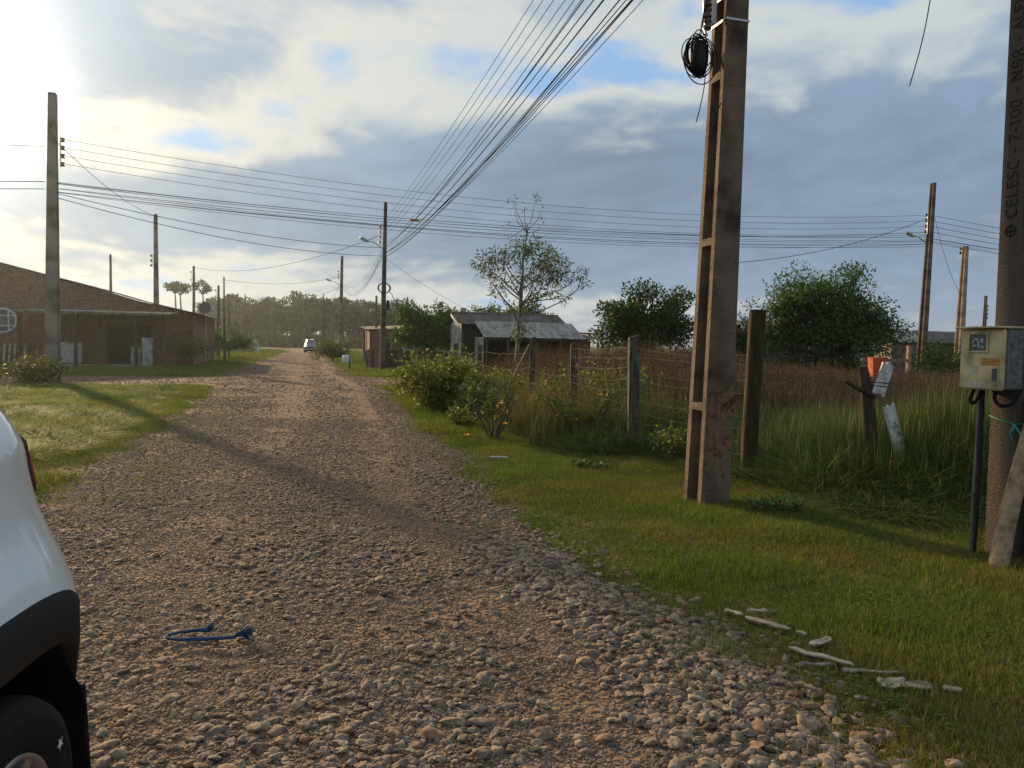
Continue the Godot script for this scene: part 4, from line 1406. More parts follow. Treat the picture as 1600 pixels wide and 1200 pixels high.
	wire("middle cable leaving the left pole toward the frame's left edge", L + Vector3(-0.2, 7.0, 0), Vector3(-53.0, 6.8, -14.8), 0.7, 0.014)
	wire("lower cable leaving the left pole toward the frame's left edge", L + Vector3(-0.2, 6.75, 0), Vector3(-53.0, 6.5, -14.8), 0.7, 0.014)
	wire("wire slanting down from the left pole to the shed pole", L + Vector3(0.3, 8.3, 0), Vector3(-21.75, 9.0, -47.3), 0.35, 0.011)
	wire("cable slanting from the leaning pole down to the hidden dark post", R + Vector3(0.1, 8.45, 0), Vector3(7.15, 4.8, -30.0), 0.5, 0.012)
	wire("thin wire hanging from the leaning pole to the timber coloured pole", R + Vector3(0.2, 8.4, 0), Vector3(22.6, 4.6, -39.4), 0.4, 0.009)
	# road lines: roadside pole to the near pole
	var B := Vector3(2.02, 0, -7.9)
	for i in 4:
		var h := 7.95 - 0.27 * i
		wire(names[i] + " of four wires from the near pole to the roadside pole", P6 + Vector3(-0.25, h, 0), B + Vector3(0.0, h + 0.15, 0), 0.35, 0.006, "open wires over the road")
	bundle("fan of black cables from the near pole down to the roadside pole", P6 + Vector3(0.1, 6.7, 0), B + Vector3(0.0, 6.55, 0.0), 0.5, 12, 0.16, 9, 0.7)
	bundle("sagging cables from the dark roadside pole to the pale pole", P6 + Vector3(-0.05, 6.6, 0), P5 + Vector3(0, 6.6, 0), 1.1, 6, 0.08, 10, 0.5)
	wire("cable from the left pole to the dark roadside pole, upper", L + Vector3(0.25, 6.6, 0), P6 + Vector3(-0.1, 6.85, 0), 0.35, 0.013)
	wire("cable from the left pole to the dark roadside pole, lower", L + Vector3(0.25, 6.45, 0), P6 + Vector3(-0.1, 6.4, 0), 0.45, 0.013)
	wire("wire from the dark roadside pole back to the pole behind the shed", P6 + Vector3(-0.2, 7.5, 0), Vector3(-32.5, 8.9, -79.0), 1.0, 0.014)
	wire("wire from the pale roadside pole to the pole in the left yard", P5 + Vector3(-0.2, 7.6, 0), Vector3(-21.3, 6.0, -57.0), 0.5, 0.012)
	wire("far wire from the pale pole to the pole above the car", P5 + Vector3(-0.2, 7.2, 0), Vector3(-25.4, 7.2, -104.0), 0.8, 0.013)
	wire("far low wire across the street before the wood", P5 + Vector3(-0.2, 6.6, 0), Vector3(-39.8, 6.6, -114.0), 0.8, 0.014)
	wire("service wire from the dark roadside pole to the plank house", P6 + Vector3(0.1, 6.3, 0), Vector3(-2.0, 3.3, -46.6), 0.2, 0.008)
	# splice on the crossing bundle
	var sp := thing("wire_clamp", "small pale clamp on the cables where the lines cross", "clamp", Vector3(-3.95, 6.42, -30.75))
	var cb := MB.new()
	cb.tube([Vector3(-0.18, 0, 0.05), Vector3(0.0, 0.02, 0.03), Vector3(0.2, 0.0, 0)], [0.03, 0.05, 0.03], 6)
	put(cb, "clamp_body", M.label_orange, sp)

	near_pole(B)
	box_pole()

func near_pole(b: Vector3) -> void:
	var o := thing("concrete_pole", "big near double-T concrete pole with reddish stains at its foot", "pole", gy(b.x, b.z), ROAD_TURN)
	var lean := Vector2(0.022, 0.0)
	concrete_pole(o, 9.4, 0.335, 0.16, 0.36, 0.19, M.pole_brown, lean, [1.0, 2.66, 4.3, 5.9, 7.4], 0.2)
	# steel straps
	for h in [4.83, 5.06]:
		var mb := MB.new()
		var w := lerpf(0.335, 0.16, h / 9.4) * 0.5 + 0.006
		var d := lerpf(0.36, 0.19, h / 9.4) * 0.5 + 0.006
		var c := Vector3(lean.x * h, h, 0)
		var ring := [Vector3(-w, 0, d), Vector3(w, 0, d), Vector3(w, 0, -d), Vector3(-w, 0, -d)]
		for i in 4:
			var p: Vector3 = c + ring[i]
			var q: Vector3 = c + ring[(i + 1) % 4]
			var side := (q - p).normalized()
			mb.box((p + q) * 0.5, Vector3((q - p).length() + 0.004, 0.022, 0.004), Basis(side, Vector3.UP, side.cross(Vector3.UP)))
		put(mb, "strap", M.steel, o)
	# dead-end clamps and the wound reserve of cable on the road side
	var hook := MB.new()
	hook.box(Vector3(-0.1, 4.98, 0.0), Vector3(0.07, 0.34, 0.06))
	hook.tube([Vector3(-0.12, 5.1, 0.02), Vector3(-0.2, 5.05, 0.02), Vector3(-0.2, 4.9, 0.02), Vector3(-0.12, 4.86, 0.02)], 0.014, 6)
	hook.tube([Vector3(-0.12, 4.8, 0.02), Vector3(-0.2, 4.76, 0.02), Vector3(-0.16, 4.68, 0.02)], 0.014, 6)
	put(hook, "bracket", M.steel, o)
	for k in 4:
		var ins := MB.new()
		spool(ins, Vector3(-0.16, 5.12 - 0.11 * k, 0.02), 0.8)
		put(ins, "insulator", M.porcelain, o)
	var r := RandomNumberGenerator.new()
	r.seed = 17
	for k in 13:
		var c := []
		var rx := r.randf_range(0.12, 0.19)
		var ry := r.randf_range(0.14, 0.23)
		var tilt := r.randf_range(-0.7, 0.25)
		var off := Vector3(-0.25 + r.randfn() * 0.02, 4.47 + r.randfn() * 0.03, r.randfn() * 0.05)
		for i in 23:
			var a := TAU * i / 22.0
			var p := Vector3(cos(a) * rx, sin(a) * ry, cos(a) * rx * tilt)
			c.append(off + p)
		var mb := MB.new()
		mb.tube(c, 0.006, 5, false)
		put(mb, "coil_turn", M.cable, o)
	var core := MB.new()
	core.lathe(Vector3(-0.22, 4.46, -0.02), [Vector2(0.0, -0.16), Vector2(0.06, -0.15), Vector2(0.085, -0.06), Vector2(0.085, 0.08), Vector2(0.06, 0.17), Vector2(0.0, 0.19)], 10)
	put(core, "splice_box", M.black_plastic, o)
	for q in [[Vector3(-0.05, 6.5, 0.05), Vector3(-0.13, 5.4, 0.05), Vector3(-0.2, 4.95, 0.04), Vector3(-0.25, 4.6, 0.05)], [Vector3(-0.04, 6.5, 0.0), Vector3(-0.12, 5.3, 0.02), Vector3(-0.18, 4.8, 0.0), Vector3(-0.2, 4.5, 0.0)], [Vector3(-0.06, 6.4, 0.02), Vector3(-0.16, 5.3, 0.06), Vector3(-0.24, 4.8, 0.06), Vector3(-0.3, 4.45, 0.05)], [Vector3(-0.18, 4.35, 0.05), Vector3(-0.2, 4.15, 0.06), Vector3(-0.24, 3.95, 0.06), Vector3(-0.275, 3.82, 0.06)], [Vector3(-0.07, 4.0, 0.17), Vector3(-0.12, 3.9, 0.2), Vector3(-0.16, 3.72, 0.2)], [Vector3(0.24, 4.7, 0.0), Vector3(0.29, 4.55, 0.0), Vector3(0.28, 4.4, 0.0), Vector3(0.22, 4.25, 0.0)]]:
		var mb := MB.new()
		mb.tube(curve(q), 0.005, 5, false)
		put(mb, "loose_cable", M.cable, o)
	# red clay splashed up the foot: thin crusts stuck to the flange face
	var clay := mat("clay_crust", 0.235, 0.135, 0.09, 0.95, T.stain, 3.0)
	var crust := MB.new()
	for q in 150:
		var hm := 0.78 + r.randfn() * 0.22
		var xm := r.randf_range(-0.15, 0.15)
		if hm < 0.2 or hm > 1.12 + xm * 0.3:
			continue
		var size := r.randf_range(0.008, 0.035)
		var pts := []
		for i in 8:
			var a := TAU * i / 8.0
			var k := 0.55 + 0.6 * r.randf()
			var h: float = hm + sin(a) * size * k * 1.9
			pts.append(Vector3(clampf(xm + cos(a) * size * k, -0.158, 0.158) + lean.x * h, h, lerpf(0.36, 0.19, (h + 0.3) / 9.7) * 0.5 + 0.0018 + 0.000013 * q))
		var mid := Vector3(xm + lean.x * hm, hm, lerpf(0.36, 0.19, (hm + 0.3) / 9.7) * 0.5 + 0.0035 + 0.000013 * q)
		for i in 8:
			crust.flat_tri(mid, pts[i], pts[(i + 1) % 8], Vector3(0, 0, 1))
	put(crust, "clay_stain", clay, o).set_meta("kind", "stuff")

func box_pole() -> void:
	# the lower pole with the electricity meter; its flat flange, with the casting marks, faces the road
	var at := gy(3.93, -5.98)
	var o := thing("concrete_pole", "rough grey brown concrete pole with cast lettering at the right frame edge", "pole", at, ROAD_TURN - PI / 2.0)
	var tall := 5.9
	var lean := Vector2(0.0, 0.02)
	concrete_pole(o, tall, 0.245, 0.135, 0.29, 0.17, M.pole_rough, lean, [1.25, 2.9, 4.5], 0.22)
	# cast lettering, reading upward along the flange
	var font := SystemFont.new()
	font.font_names = PackedStringArray(["Droid Sans"])
	var h := 2.62
	for w in [["CELESC", 0.105], ["-", 0.1], ["7-100", 0.1], ["-", 0.1], ["NBR", 0.1], ["-", 0.09], ["ALFX", 0.095], ["F-3524HD1", 0.095], ["-", 0.09], ["35-1164", 0.095]]:
		var tm := TextMesh.new()
		tm.text = w[0]
		tm.font = font
		tm.font_size = 64
		tm.pixel_size = w[1] / 50.0
		tm.depth = 0.006
		tm.material = M.engraved
		var long: float = tm.get_aabb().size.x
		var hm := h + long * 0.5
		var d := lerpf(0.29, 0.17, hm / tall) * 0.5
		var t := MeshInstance3D.new()
		t.mesh = tm
		t.name = "lettering"
		o.add_child(t, true)
		t.transform = Transform3D(Basis(Vector3(0, 1, 0), Vector3(-1, 0, 0), Vector3(0, 0, 1)) * Basis.IDENTITY, Vector3(0.0, hm, d + lean.y * hm + 0.001))
		h += long + 0.055
	var emblem := MB.new()
	var ring := []
	var eh := 2.52
	var ez := lerpf(0.29, 0.17, eh / tall) * 0.5 + lean.y * eh + 0.002
	for i in 21:
		var a := TAU * i / 20.0
		ring.append(Vector3(cos(a) * 0.042, eh + sin(a) * 0.042, ez))
	emblem.tube(ring, 0.005, 5, false)
	emblem.tube([Vector3(-0.05, eh, ez), Vector3(0.05, eh, ez)], 0.005, 5)
	emblem.tube([Vector3(0, eh - 0.055, ez), Vector3(0, eh + 0.055, ez)], 0.005, 5)
	put(emblem, "cast_emblem", M.engraved, o)
	# wire twisted round the pole, and a coil on the shaded side
	var tie := MB.new()
	var hh := 3.42
	tie.tube([Vector3(-0.12, hh, 0.13), Vector3(-0.02, hh + 0.025, 0.118), Vector3(0.1, hh + 0.01, 0.13), Vector3(0.12, hh + 0.02, 0.0)], 0.003, 5, false)
	put(tie, "binding_wire", M.steel, o)
	for k in 5:
		var c := []
		for i in 21:
			var a := TAU * i / 20.0
			c.append(Vector3(0.115 + 0.008 * k, 2.72 + sin(a) * (0.2 + 0.015 * k), 0.02 + cos(a) * (0.11 + 0.01 * k)))
		var cm := MB.new()
		cm.tube(c, 0.004, 5, false)
		put(cm, "coil_turn", M.cable, o)
	# drop line from the near pole, out of the picture, with a loose end hanging into it
	wire("service cable from the near pole to the meter pole above the picture", Vector3(2.15, 5.9, -7.85), at + Vector3(0, 5.6, 0), 0.12, 0.008)
	var dang := thing("hanging_wire", "loose thin wire end dangling in the sky left of the meter pole", "wire", Vector3(3.36, 5.55, -6.45))
	var dm := MB.new()
	dm.tube(curve([Vector3(0.02, 0.1, 0), Vector3(0.02, -0.3, 0), Vector3(0.01, -0.8, 0), Vector3(-0.02, -1.15, 0), Vector3(-0.07, -1.45, 0), Vector3(-0.15, -1.78, 0.0)]), 0.0045, 5)
	put(dm, "strand", M.cable, dang)

	# meter box on the road side of the pole
	var bx := thing("meter_box", "tan electricity meter box with glass window fixed to the concrete pole", "meter box", at + Basis(Vector3.UP, ROAD_TURN - PI / 2.0) * Vector3(-0.03, 1.545, 0.155 + 0.12), ROAD_TURN - PI / 2.0)
	bx.rotation.z = 0.0
	var hull := MB.new()
	hull.soft_box(Vector3(0, 0, -0.03), Vector3(0.38, 0.46, 0.17), 0.012)
	put(hull, "case", M.box_side, bx)
	var lid := MB.new()
	lid.soft_box(Vector3(0, -0.004, 0.075), Vector3(0.385, 0.462, 0.04), 0.014)
	put(lid, "cover", M.box_front, bx)
	var roof := MB.new()
	roof.soft_box(Vector3(0, 0.238, 0.01), Vector3(0.4, 0.016, 0.26), 0.005)
	put(roof, "rain_edge", M.box_front, bx)
	var wf := MB.new()
	for s in [-1.0, 1.0]:
		wf.box(Vector3(-0.02 + s * 0.083, 0.125, 0.099), Vector3(0.014, 0.15, 0.012))
		wf.box(Vector3(-0.02, 0.125 + s * 0.069, 0.0985), Vector3(0.152, 0.012, 0.011))
	var fr := put(wf, "window_frame", M.box_front, bx)
	var gl := MB.new()
	gl.box(Vector3(-0.02, 0.125, 0.0965), Vector3(0.152, 0.126, 0.003))
	put(gl, "window_pane", M.meter_glass, fr)
	var dial := MB.new()
	for q in [[-0.045, 0.1, 0.02, 0.012], [0.0, 0.095, 0.03, 0.008], [0.02, 0.14, 0.018, 0.03], [-0.03, 0.15, 0.03, 0.014], [0.03, 0.09, 0.012, 0.012], [-0.01, 0.12, 0.012, 0.03], [-0.06, 0.13, 0.01, 0.02]]:
		dial.box(Vector3(q[0] - 0.01, q[1], 0.0985), Vector3(q[2], q[3], 0.002))
	put(dial, "meter_dial", M.meter_face, fr)
	var st := MB.new()
	st.box(Vector3(0.09, -0.02, 0.096), Vector3(0.165, 0.058, 0.002))
	var sticker := put(st, "warning_sticker", M.label_orange, bx)
	var pr := MB.new()
	for k in 3:
		pr.box(Vector3(0.09 - 0.008 * k, -0.005 - 0.016 * k, 0.0975), Vector3(0.12 - 0.02 * (k % 2), 0.003, 0.001))
	put(pr, "print_line", M.box_side, sticker)
	var s2 := MB.new()
	s2.box(Vector3(-0.05, -0.095, 0.096), Vector3(0.06, 0.052, 0.002))
	for k in 4:
		s2.box(Vector3(-0.073 + 0.015 * k, -0.064, 0.096), Vector3(0.009, 0.014, 0.002))
	put(s2, "torn_sticker", M.label_white, bx)
	var s3 := MB.new()
	for k in 9:
		var a := TAU * k / 9.0
		s3.flat_tri(Vector3(-0.03, -0.195, 0.0965), Vector3(-0.03 + cos(a) * 0.07, -0.195 + sin(a) * 0.026, 0.0965), Vector3(-0.03 + cos(a + TAU / 9.0) * 0.07, -0.195 + sin(a + TAU / 9.0) * 0.026, 0.0965), Vector3(0, 0, 1))
	put(s3, "paper_remnant", M.label_white, bx)
	var hatch := MB.new()
	hatch.box(Vector3(0.135, -0.115, 0.0955), Vector3(0.07, 0.105, 0.004))
	var hf := put(hatch, "breaker_hatch", M.box_front, bx)
	var hg := MB.new()
	hg.box(Vector3(0.132, -0.115, 0.0985), Vector3(0.045, 0.088, 0.002))
	put(hg, "hatch_pane", M.meter_glass, hf)
	for q in [[0.12, 0.045], [-0.05, 0.045], [-0.16, 0.022]]:
		var ko := MB.new()
		ko.lathe(Vector3(0.19, q[0], -0.03), [Vector2(q[1], 0.0), Vector2(q[1], 0.003), Vector2(q[1] - 0.008, 0.003), Vector2(q[1] - 0.008, 0.0)], 14, Basis(Vector3(0, 0, 1), Vector3(1, 0, 0), Vector3(0, 1, 0)))
		put(ko, "knockout", M.box_side, bx)
	var cab := MB.new()
	cab.tube(curve([Vector3(-0.1, -0.22, 0.02), Vector3(-0.12, -0.31, 0.04), Vector3(-0.09, -0.35, 0.05), Vector3(-0.05, -0.3, 0.04), Vector3(-0.04, -0.22, 0.02)]), 0.013, 7)
	put(cab, "cable_loop", M.cable, bx)
	var cab2 := MB.new()
	cab2.tube(curve([Vector3(0.06, -0.22, 0.0), Vector3(0.08, -0.31, 0.02), Vector3(0.14, -0.35, 0.02), Vector3(0.2, -0.32, -0.02), Vector3(0.22, -0.22, -0.06)]), 0.013, 7)
	put(cab2, "cable_loop", M.cable, bx)
	# conduit down to the soil
	var co := thing("conduit", "black pipe running from the meter box down into the grass", "pipe", at + Basis(Vector3.UP, ROAD_TURN - PI / 2.0) * Vector3(-0.11, 0, 0.24), ROAD_TURN - PI / 2.0)
	var cm2 := MB.new()
	cm2.tube([Vector3(0, -0.15, 0.015), Vector3(0.005, 0.6, 0.005), Vector3(0.0, 1.32, 0.0)], 0.015, 10)
	put(cm2, "pipe_run", M.black_plastic, co)
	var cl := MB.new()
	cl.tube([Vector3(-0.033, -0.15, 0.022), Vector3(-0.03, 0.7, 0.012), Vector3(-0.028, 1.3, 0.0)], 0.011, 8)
	put(cl, "sunlit_edge", M.pole_grey, co)  # pale strip added along the pipe, imitating its sunlit left edge
	# string tied round the pole
	var g := thing("string", "green plastic string tied round the meter pole", "string", at, ROAD_TURN - PI / 2.0)
	var gm := MB.new()
	gm.tube([Vector3(-0.125, 1.1, 0.09), Vector3(-0.12, 1.1, 0.15), Vector3(-0.02, 1.075, 0.155), Vector3(0.1, 1.055, 0.155), Vector3(0.13, 1.06, 0.12), Vector3(0.135, 1.05, -0.14)], 0.006, 6)
	put(gm, "loop", M.green_string, g)
	var gk := MB.new()
	gk.tube([Vector3(0.1, 1.055, 0.16), Vector3(0.12, 1.03, 0.18), Vector3(0.09, 0.99, 0.18), Vector3(0.11, 0.93, 0.18)], [0.01, 0.012, 0.008, 0.004], 6)
	gk.tube([Vector3(0.1, 1.05, 0.16), Vector3(0.17, 1.0, 0.18), Vector3(0.2, 0.92, 0.17)], [0.01, 0.007, 0.003], 6)
	put(gk, "knot", M.green_string, g)
	# props
	var lb := MB.new()
	lb.tube([Vector3(0, -0.15, 0), Vector3(0.1, 0.35, -0.05), Vector3(0.24, 0.8, -0.12), Vector3(0.42, 1.32, -0.2)], [0.072, 0.066, 0.06, 0.055], 10)
	var lo := put(lb, "wooden_prop", M.log_wood)
	lo.position = gy(3.55, -5.58)
	tag(lo, "bark stripped log leaning on the meter pole, foot nearest the road", "log", "logs propping the meter pole")
	var lb2 := MB.new()
	lb2.tube([Vector3(0, -0.15, 0), Vector3(0.08, 0.35, -0.06), Vector3(0.18, 0.85, -0.15)], [0.075, 0.07, 0.06], 10)
	var lo2 := put(lb2, "wooden_prop", M.log_wood)
	lo2.position = gy(3.86, -5.62)
	tag(lo2, "second bark stripped log beside it, cut by the right frame edge", "log", "logs propping the meter pole")

# ------------------------------------------------------------------ fence and small things
func make_fence() -> void:
	var o := thing("wire_fence", "sagging wire fence on weathered posts round the overgrown lot", "fence")
	var posts := [[2.95, -9.55, 0.0], [1.83, -11.47, 1.72], [1.12, -13.9, 1.66], [0.42, -16.4, 1.72], [-0.92, -21.0, 1.55], [-1.72, -23.8, 1.6], [-2.6, -27.0, 1.5]]
	for q in posts:
		if q[2] == 0.0:
			continue
		var mb := MB.new()
		var r := 0.083 if q[1] > -12.0 else 0.065
		var lx := rng.randf_range(-0.03, 0.03)
		var b := gy(q[0], q[1])
		var p := []
		for h in [-0.3, q[2]]:
			for z in [-r, r]:
				for x in [-r, r]:
					p.append(b + Vector3(x * (1.0 - 0.12 * (h / 1.7)) + lx * maxf(h, 0.0), h + (x * 0.25 if h > 0 else 0.0), z * (1.0 - 0.1 * (h / 1.7))))
		mb.hexa(p)
		put(mb, "post", M.old_wood, o)
	# slack strands, and stay wires over part of the length
	for i in posts.size() - 1:
		var a := gy(posts[i][0], posts[i][1])
		var c := gy(posts[i + 1][0], posts[i + 1][1])
		for k in 10:
			var h := 0.16 + 0.155 * k
			if (i >= 2 and k % 2 == 1) or rng.randf() < 0.12:
				continue
			if h > 1.52 and i > 2:
				continue
			var pts := catenary(a + Vector3(-0.06, h + rng.randf_range(-0.02, 0.02), 0.05), c + Vector3(-0.06, h + rng.randf_range(-0.02, 0.02), 0.05), rng.randf_range(0.0, 0.09), 12)
			for j in range(1, 12):
				pts[j] += Vector3(0, rng.randfn() * 0.01, rng.randfn() * 0.01)
			var mb := MB.new()
			mb.tube(pts, 0.0016 if i < 3 else 0.002, 4, false)
			put(mb, "strand", M.fence_wire, o)
		if i < 3:
			var stays := MB.new()
			for s in 9:
				var t := (s + 0.5) / 9.0
				var p := a.lerp(c, t) + Vector3(-0.06, 0, 0.05)
				if i == 1 or s % 3 == 0:
					stays.tube([p + Vector3(0, 0.16, 0), p + Vector3(rng.randfn() * 0.01, 0.8, 0), p + Vector3(rng.randfn() * 0.02, 1.5, 0)], 0.0012, 4, false)
			put(stays, "stay_wires", M.fence_wire, o)
	var brace := MB.new()
	brace.tube([gy(-0.42, -16.9) + Vector3(0, -0.1, 0), Vector3(-0.05, 0.75, -16.62), Vector3(0.36, 1.62, -16.45)], [0.026, 0.023, 0.02], 6)
	put(brace, "brace", M.log_wood, o)
	var brace2 := MB.new()
	brace2.tube([gy(1.45, -13.7) + Vector3(0, 0.2, 0), Vector3(1.14, 1.3, -13.85)], [0.022, 0.016], 6)
	put(brace2, "brace", M.log_wood, o)
	# green line knotted to the near post
	var g := thing("string", "green twine hanging from the near fence post", "string", gy(1.83, -11.47))
	var gm := MB.new()
	gm.tube([Vector3(-0.1, 1.66, 0.09), Vector3(-0.02, 1.52, 0.1), Vector3(0.05, 1.2, 0.1), Vector3(0.06, 0.9, 0.1)], 0.0035, 5)
	gm.tube([Vector3(-0.1, 1.62, 0.09), Vector3(-0.04, 1.45, 0.1), Vector3(0.09, 1.1, 0.09), Vector3(0.1, 0.6, 0.09)], 0.0035, 5)
	gm.tube([Vector3(-0.1, 1.6, 0.09), Vector3(-0.14, 1.1, 0.1), Vector3(-0.2, 0.8, 0.1), Vector3(-0.24, 0.55, 0.11), Vector3(-0.1, 0.48, 0.1)], 0.0035, 5)
	gm.tube([Vector3(-0.2, 0.8, 0.1), Vector3(-0.16, 0.6, 0.11), Vector3(-0.05, 0.45, 0.1)], 0.004, 5)
	put(gm, "twine", M.green_string, g)
	# thick old post beside the near pole
	var th := MB.new()
	th.tube([Vector3(0, -0.3, 0), Vector3(0.0, 0.5, 0), Vector3(0.02, 1.2, 0), Vector3(0.045, 2.08, 0)], [0.105, 0.1, 0.1, 0.102], 11)
	var tp := put(th, "thick_post", M.mossy_wood)
	tp.position = gy(2.93, -9.45)
	tag(tp, "thick mossy round wooden post behind the near concrete pole", "post")
	# broken painted post in the rank grass
	var bp := thing("broken_post", "rotten leaning fence post wired to a white board in the rank grass", "post", gy(3.98, -8.5))
	var s1 := MB.new()
	s1.tube([Vector3(0.02, -0.1, 0), Vector3(-0.02, 0.7, 0), Vector3(-0.08, 1.2, 0.0), Vector3(-0.13, 1.45, 0)], [0.085, 0.08, 0.075, 0.05], 8)
	put(s1, "stump", M.plank_dark, bp)
	var br := MB.new()
	br.tube([Vector3(-0.02, 1.13, 0.08), Vector3(-0.2, 1.2, 0.09), Vector3(-0.36, 1.29, 0.09)], [0.036, 0.03, 0.02], 7)
	put(br, "branch", M.plank_dark, bp)
	board(bp, "white_board", Vector3(0.05, 1.31, 0.1), 0.135, 0.36, 0.3, 0.1)
	var wr := MB.new()
	for h in [1.235, 1.275]:
		wr.tube([Vector3(-0.1, h, 0.09), Vector3(-0.02, h + 0.005, 0.125), Vector3(0.11, h - 0.008, 0.125), Vector3(0.13, h, 0.05)], 0.004, 5, false)
	put(wr, "binding_wire", M.cable, bp)
	var lb := thing("fallen_board", "white painted plank end leaning out of the rank grass", "plank", gy(4.14, -8.3))
	board(lb, "white_board", Vector3(0.0, 0.72, 0.0), 0.125, 0.66, -0.29, 0.09)
	# loose things on the ground
	var stick := MB.new()
	stick.tube([Vector3(-0.12, 0.035, 0), Vector3(0.0, 0.04, 0.01), Vector3(0.13, 0.03, -0.03)], [0.011, 0.012, 0.009], 6)
	var so := put(stick, "white_stick", M.white_paint)
	so.position = gy(-0.17, -10.54) + Vector3(0, 0.03, 0)
	tag(so, "short white stick lying at the gravel edge", "stick")
	# the blue strap
	var bs := thing("blue_strap", "blue woven strap with frayed ends lying on the gravel", "strap", Vector3(-1.6, road_height(-1.6, -4.02) + 0.022, -4.02), 0.1)
	var b1 := MB.new()
	b1.tube([Vector3(-0.0, 0.012, -0.1), Vector3(-0.06, 0.012, -0.105), Vector3(-0.15, 0.01, -0.085), Vector3(-0.205, 0.01, -0.04), Vector3(-0.2, 0.008, -0.005), Vector3(-0.14, 0.008, 0.02), Vector3(-0.06, 0.01, 0.022), Vector3(0.0, 0.012, 0.03), Vector3(0.1, 0.012, 0.02), Vector3(0.16, 0.012, 0.01)], [0.012, 0.011, 0.0075, 0.007, 0.007, 0.008, 0.011, 0.011, 0.009, 0.01], 7)
	put(b1, "webbing", M.blue_strap, bs)
	var b2 := MB.new()
	for i in 60:
		var a := rng.randf() * TAU
		var d := Vector3(rng.randf_range(0.4, 1.0), cos(a) * 0.35 + 0.1, sin(a) * 0.4).normalized()
		b2.tube([Vector3(0.15 + rng.randf() * 0.05, 0.016 + rng.randf() * 0.014, 0.005 + rng.randfn() * 0.01), Vector3(0.15 + rng.randf() * 0.05, 0.022, 0.005) + d * rng.randf_range(0.03, 0.08)], [0.0035, 0.002], 4, false)
	put(b2, "frayed_end", M.blue_strap, bs)
	var b3 := MB.new()
	for i in 30:
		var a := rng.randf() * TAU
		var d := Vector3(rng.randf_range(0.3, 1.0), cos(a) * 0.3 + 0.15, sin(a) * 0.35).normalized()
		b3.tube([Vector3(-0.02, 0.016 + rng.randf() * 0.01, -0.1), Vector3(-0.02, 0.018, -0.1) + d * rng.randf_range(0.02, 0.06)], [0.0035, 0.002], 4, false)
	put(b3, "frayed_end", M.blue_strap, bs)
	# broken sheet pieces along the edge: [x, z, length, width, turn]
	var shards := [[1.35, -4.55, 0.11, 0.045, -0.86, "pale broken sheet splinter nearest the gravel"], [1.49, -4.38, 0.3, 0.05, -0.88, "long pale sheet splinter beside the first"], [1.5, -4.58, 0.14, 0.03, 0.05, "thin pale sheet sliver behind the splinters"], [1.68, -4.08, 0.18, 0.055, 0.57, "small pale chip lying alone in the grass"], [1.63, -4.22, 0.06, 0.025, -0.64, "tiny pale chip between the splinters"], [1.6, -3.9, 0.36, 0.05, -0.85, "longest pale sheet strip across the grass"], [1.56, -3.8, 0.2, 0.035, 0.12, "pale strip under the longest one"], [1.79, -3.72, 0.31, 0.03, -0.12, "half buried pale strip right of the longest"], [1.83, -3.59, 0.15, 0.1, 0.13, "flat rounded grey slab in the grass"], [1.94, -3.56, 0.12, 0.08, 0.16, "second flat grey slab touching the rounded one"], [2.07, -3.52, 0.08, 0.05, -0.34, "small pale shard at the right of the slabs"], [1.43, -3.54, 0.1, 0.014, -1, "thin pale rod piece near the stones"], [1.61, -3.44, 0.06, 0.035, 0.26, "small square chip before the slabs"], [1.31, -3.62, 0.05, 0.04, 0.04, "whitish chip beside the stones"], [1.29, -3.26, 0.12, 0.05, -0.97, "flat pale flake among the edge stones"]]
	for q in shards:
		var sm := MB.new()
		var n := 17
		var top := []
		for i in n:
			var a := TAU * i / n
			var k := 0.68 + 0.45 * rng.randf()
			var px: float = signf(cos(a)) * pow(absf(cos(a)), 0.7) * q[2] * 0.5 * (0.85 + 0.25 * rng.randf())
			top.append(Vector3(px, 0.004 + 0.01 * rng.randf() + 0.03 * px * px / (q[2] + 0.1), signf(sin(a)) * pow(absf(sin(a)), 0.6) * q[3] * 0.5 * k))
		var crown := Vector3(0, 0.008, 0)
		for i in n:
			var p: Vector3 = top[i]
			var r2: Vector3 = top[(i + 1) % n]
			sm.flat_tri(crown, p, r2, Vector3.UP)
			sm.flat_quad(p, r2, r2 - Vector3(0, 0.008, 0), p - Vector3(0, 0.008, 0), p)
			sm.flat_tri(crown - Vector3(0, 0.008, 0), p - Vector3(0, 0.008, 0), r2 - Vector3(0, 0.008, 0), Vector3.DOWN)
		var so2 := put(sm, "sheet_shard", M.slab)
		so2.position = gy(q[0], q[1]) + Vector3(0, 0.034, 0)
		so2.rotation = Vector3(rng.randf_range(-0.06, 0.1), q[4], rng.randf_range(-0.06, 0.06))
		tag(so2, q[5], "shard", "broken sheet pieces along the gravel edge")
	# on the far verge
	var tub := MB.new()
	tub.lathe(Vector3.ZERO, [Vector2(0.0, 0.0), Vector2(0.35, 0.0), Vector2(0.36, 0.04), Vector2(0.31, 0.5), Vector2(0.29, 0.58), Vector2(0.2, 0.62), Vector2(0.0, 0.63)], 18)
	var to := put(tub, "upturned_tub", M.plastic_white)
	to.position = gy(-12.3, -57.4)
	tag(to, "white upturned tub on the verge before the grey green bush", "tub")
	var ba := thing("old_drum", "rusty grey open drum by the red brick house", "drum", gy(-11.7, -62.0))
	var bm := MB.new()
	bm.lathe(Vector3.ZERO, [Vector2(0.0, 0.02), Vector2(0.3, 0.0), Vector2(0.33, 0.3), Vector2(0.345, 0.32), Vector2(0.33, 0.34), Vector2(0.33, 0.62), Vector2(0.345, 0.64), Vector2(0.33, 0.66), Vector2(0.33, 0.9), Vector2(0.3, 0.9), Vector2(0.3, 0.5), Vector2(0.0, 0.5)], 18)
	put(bm, "shell", M.barrel_grey, ba)
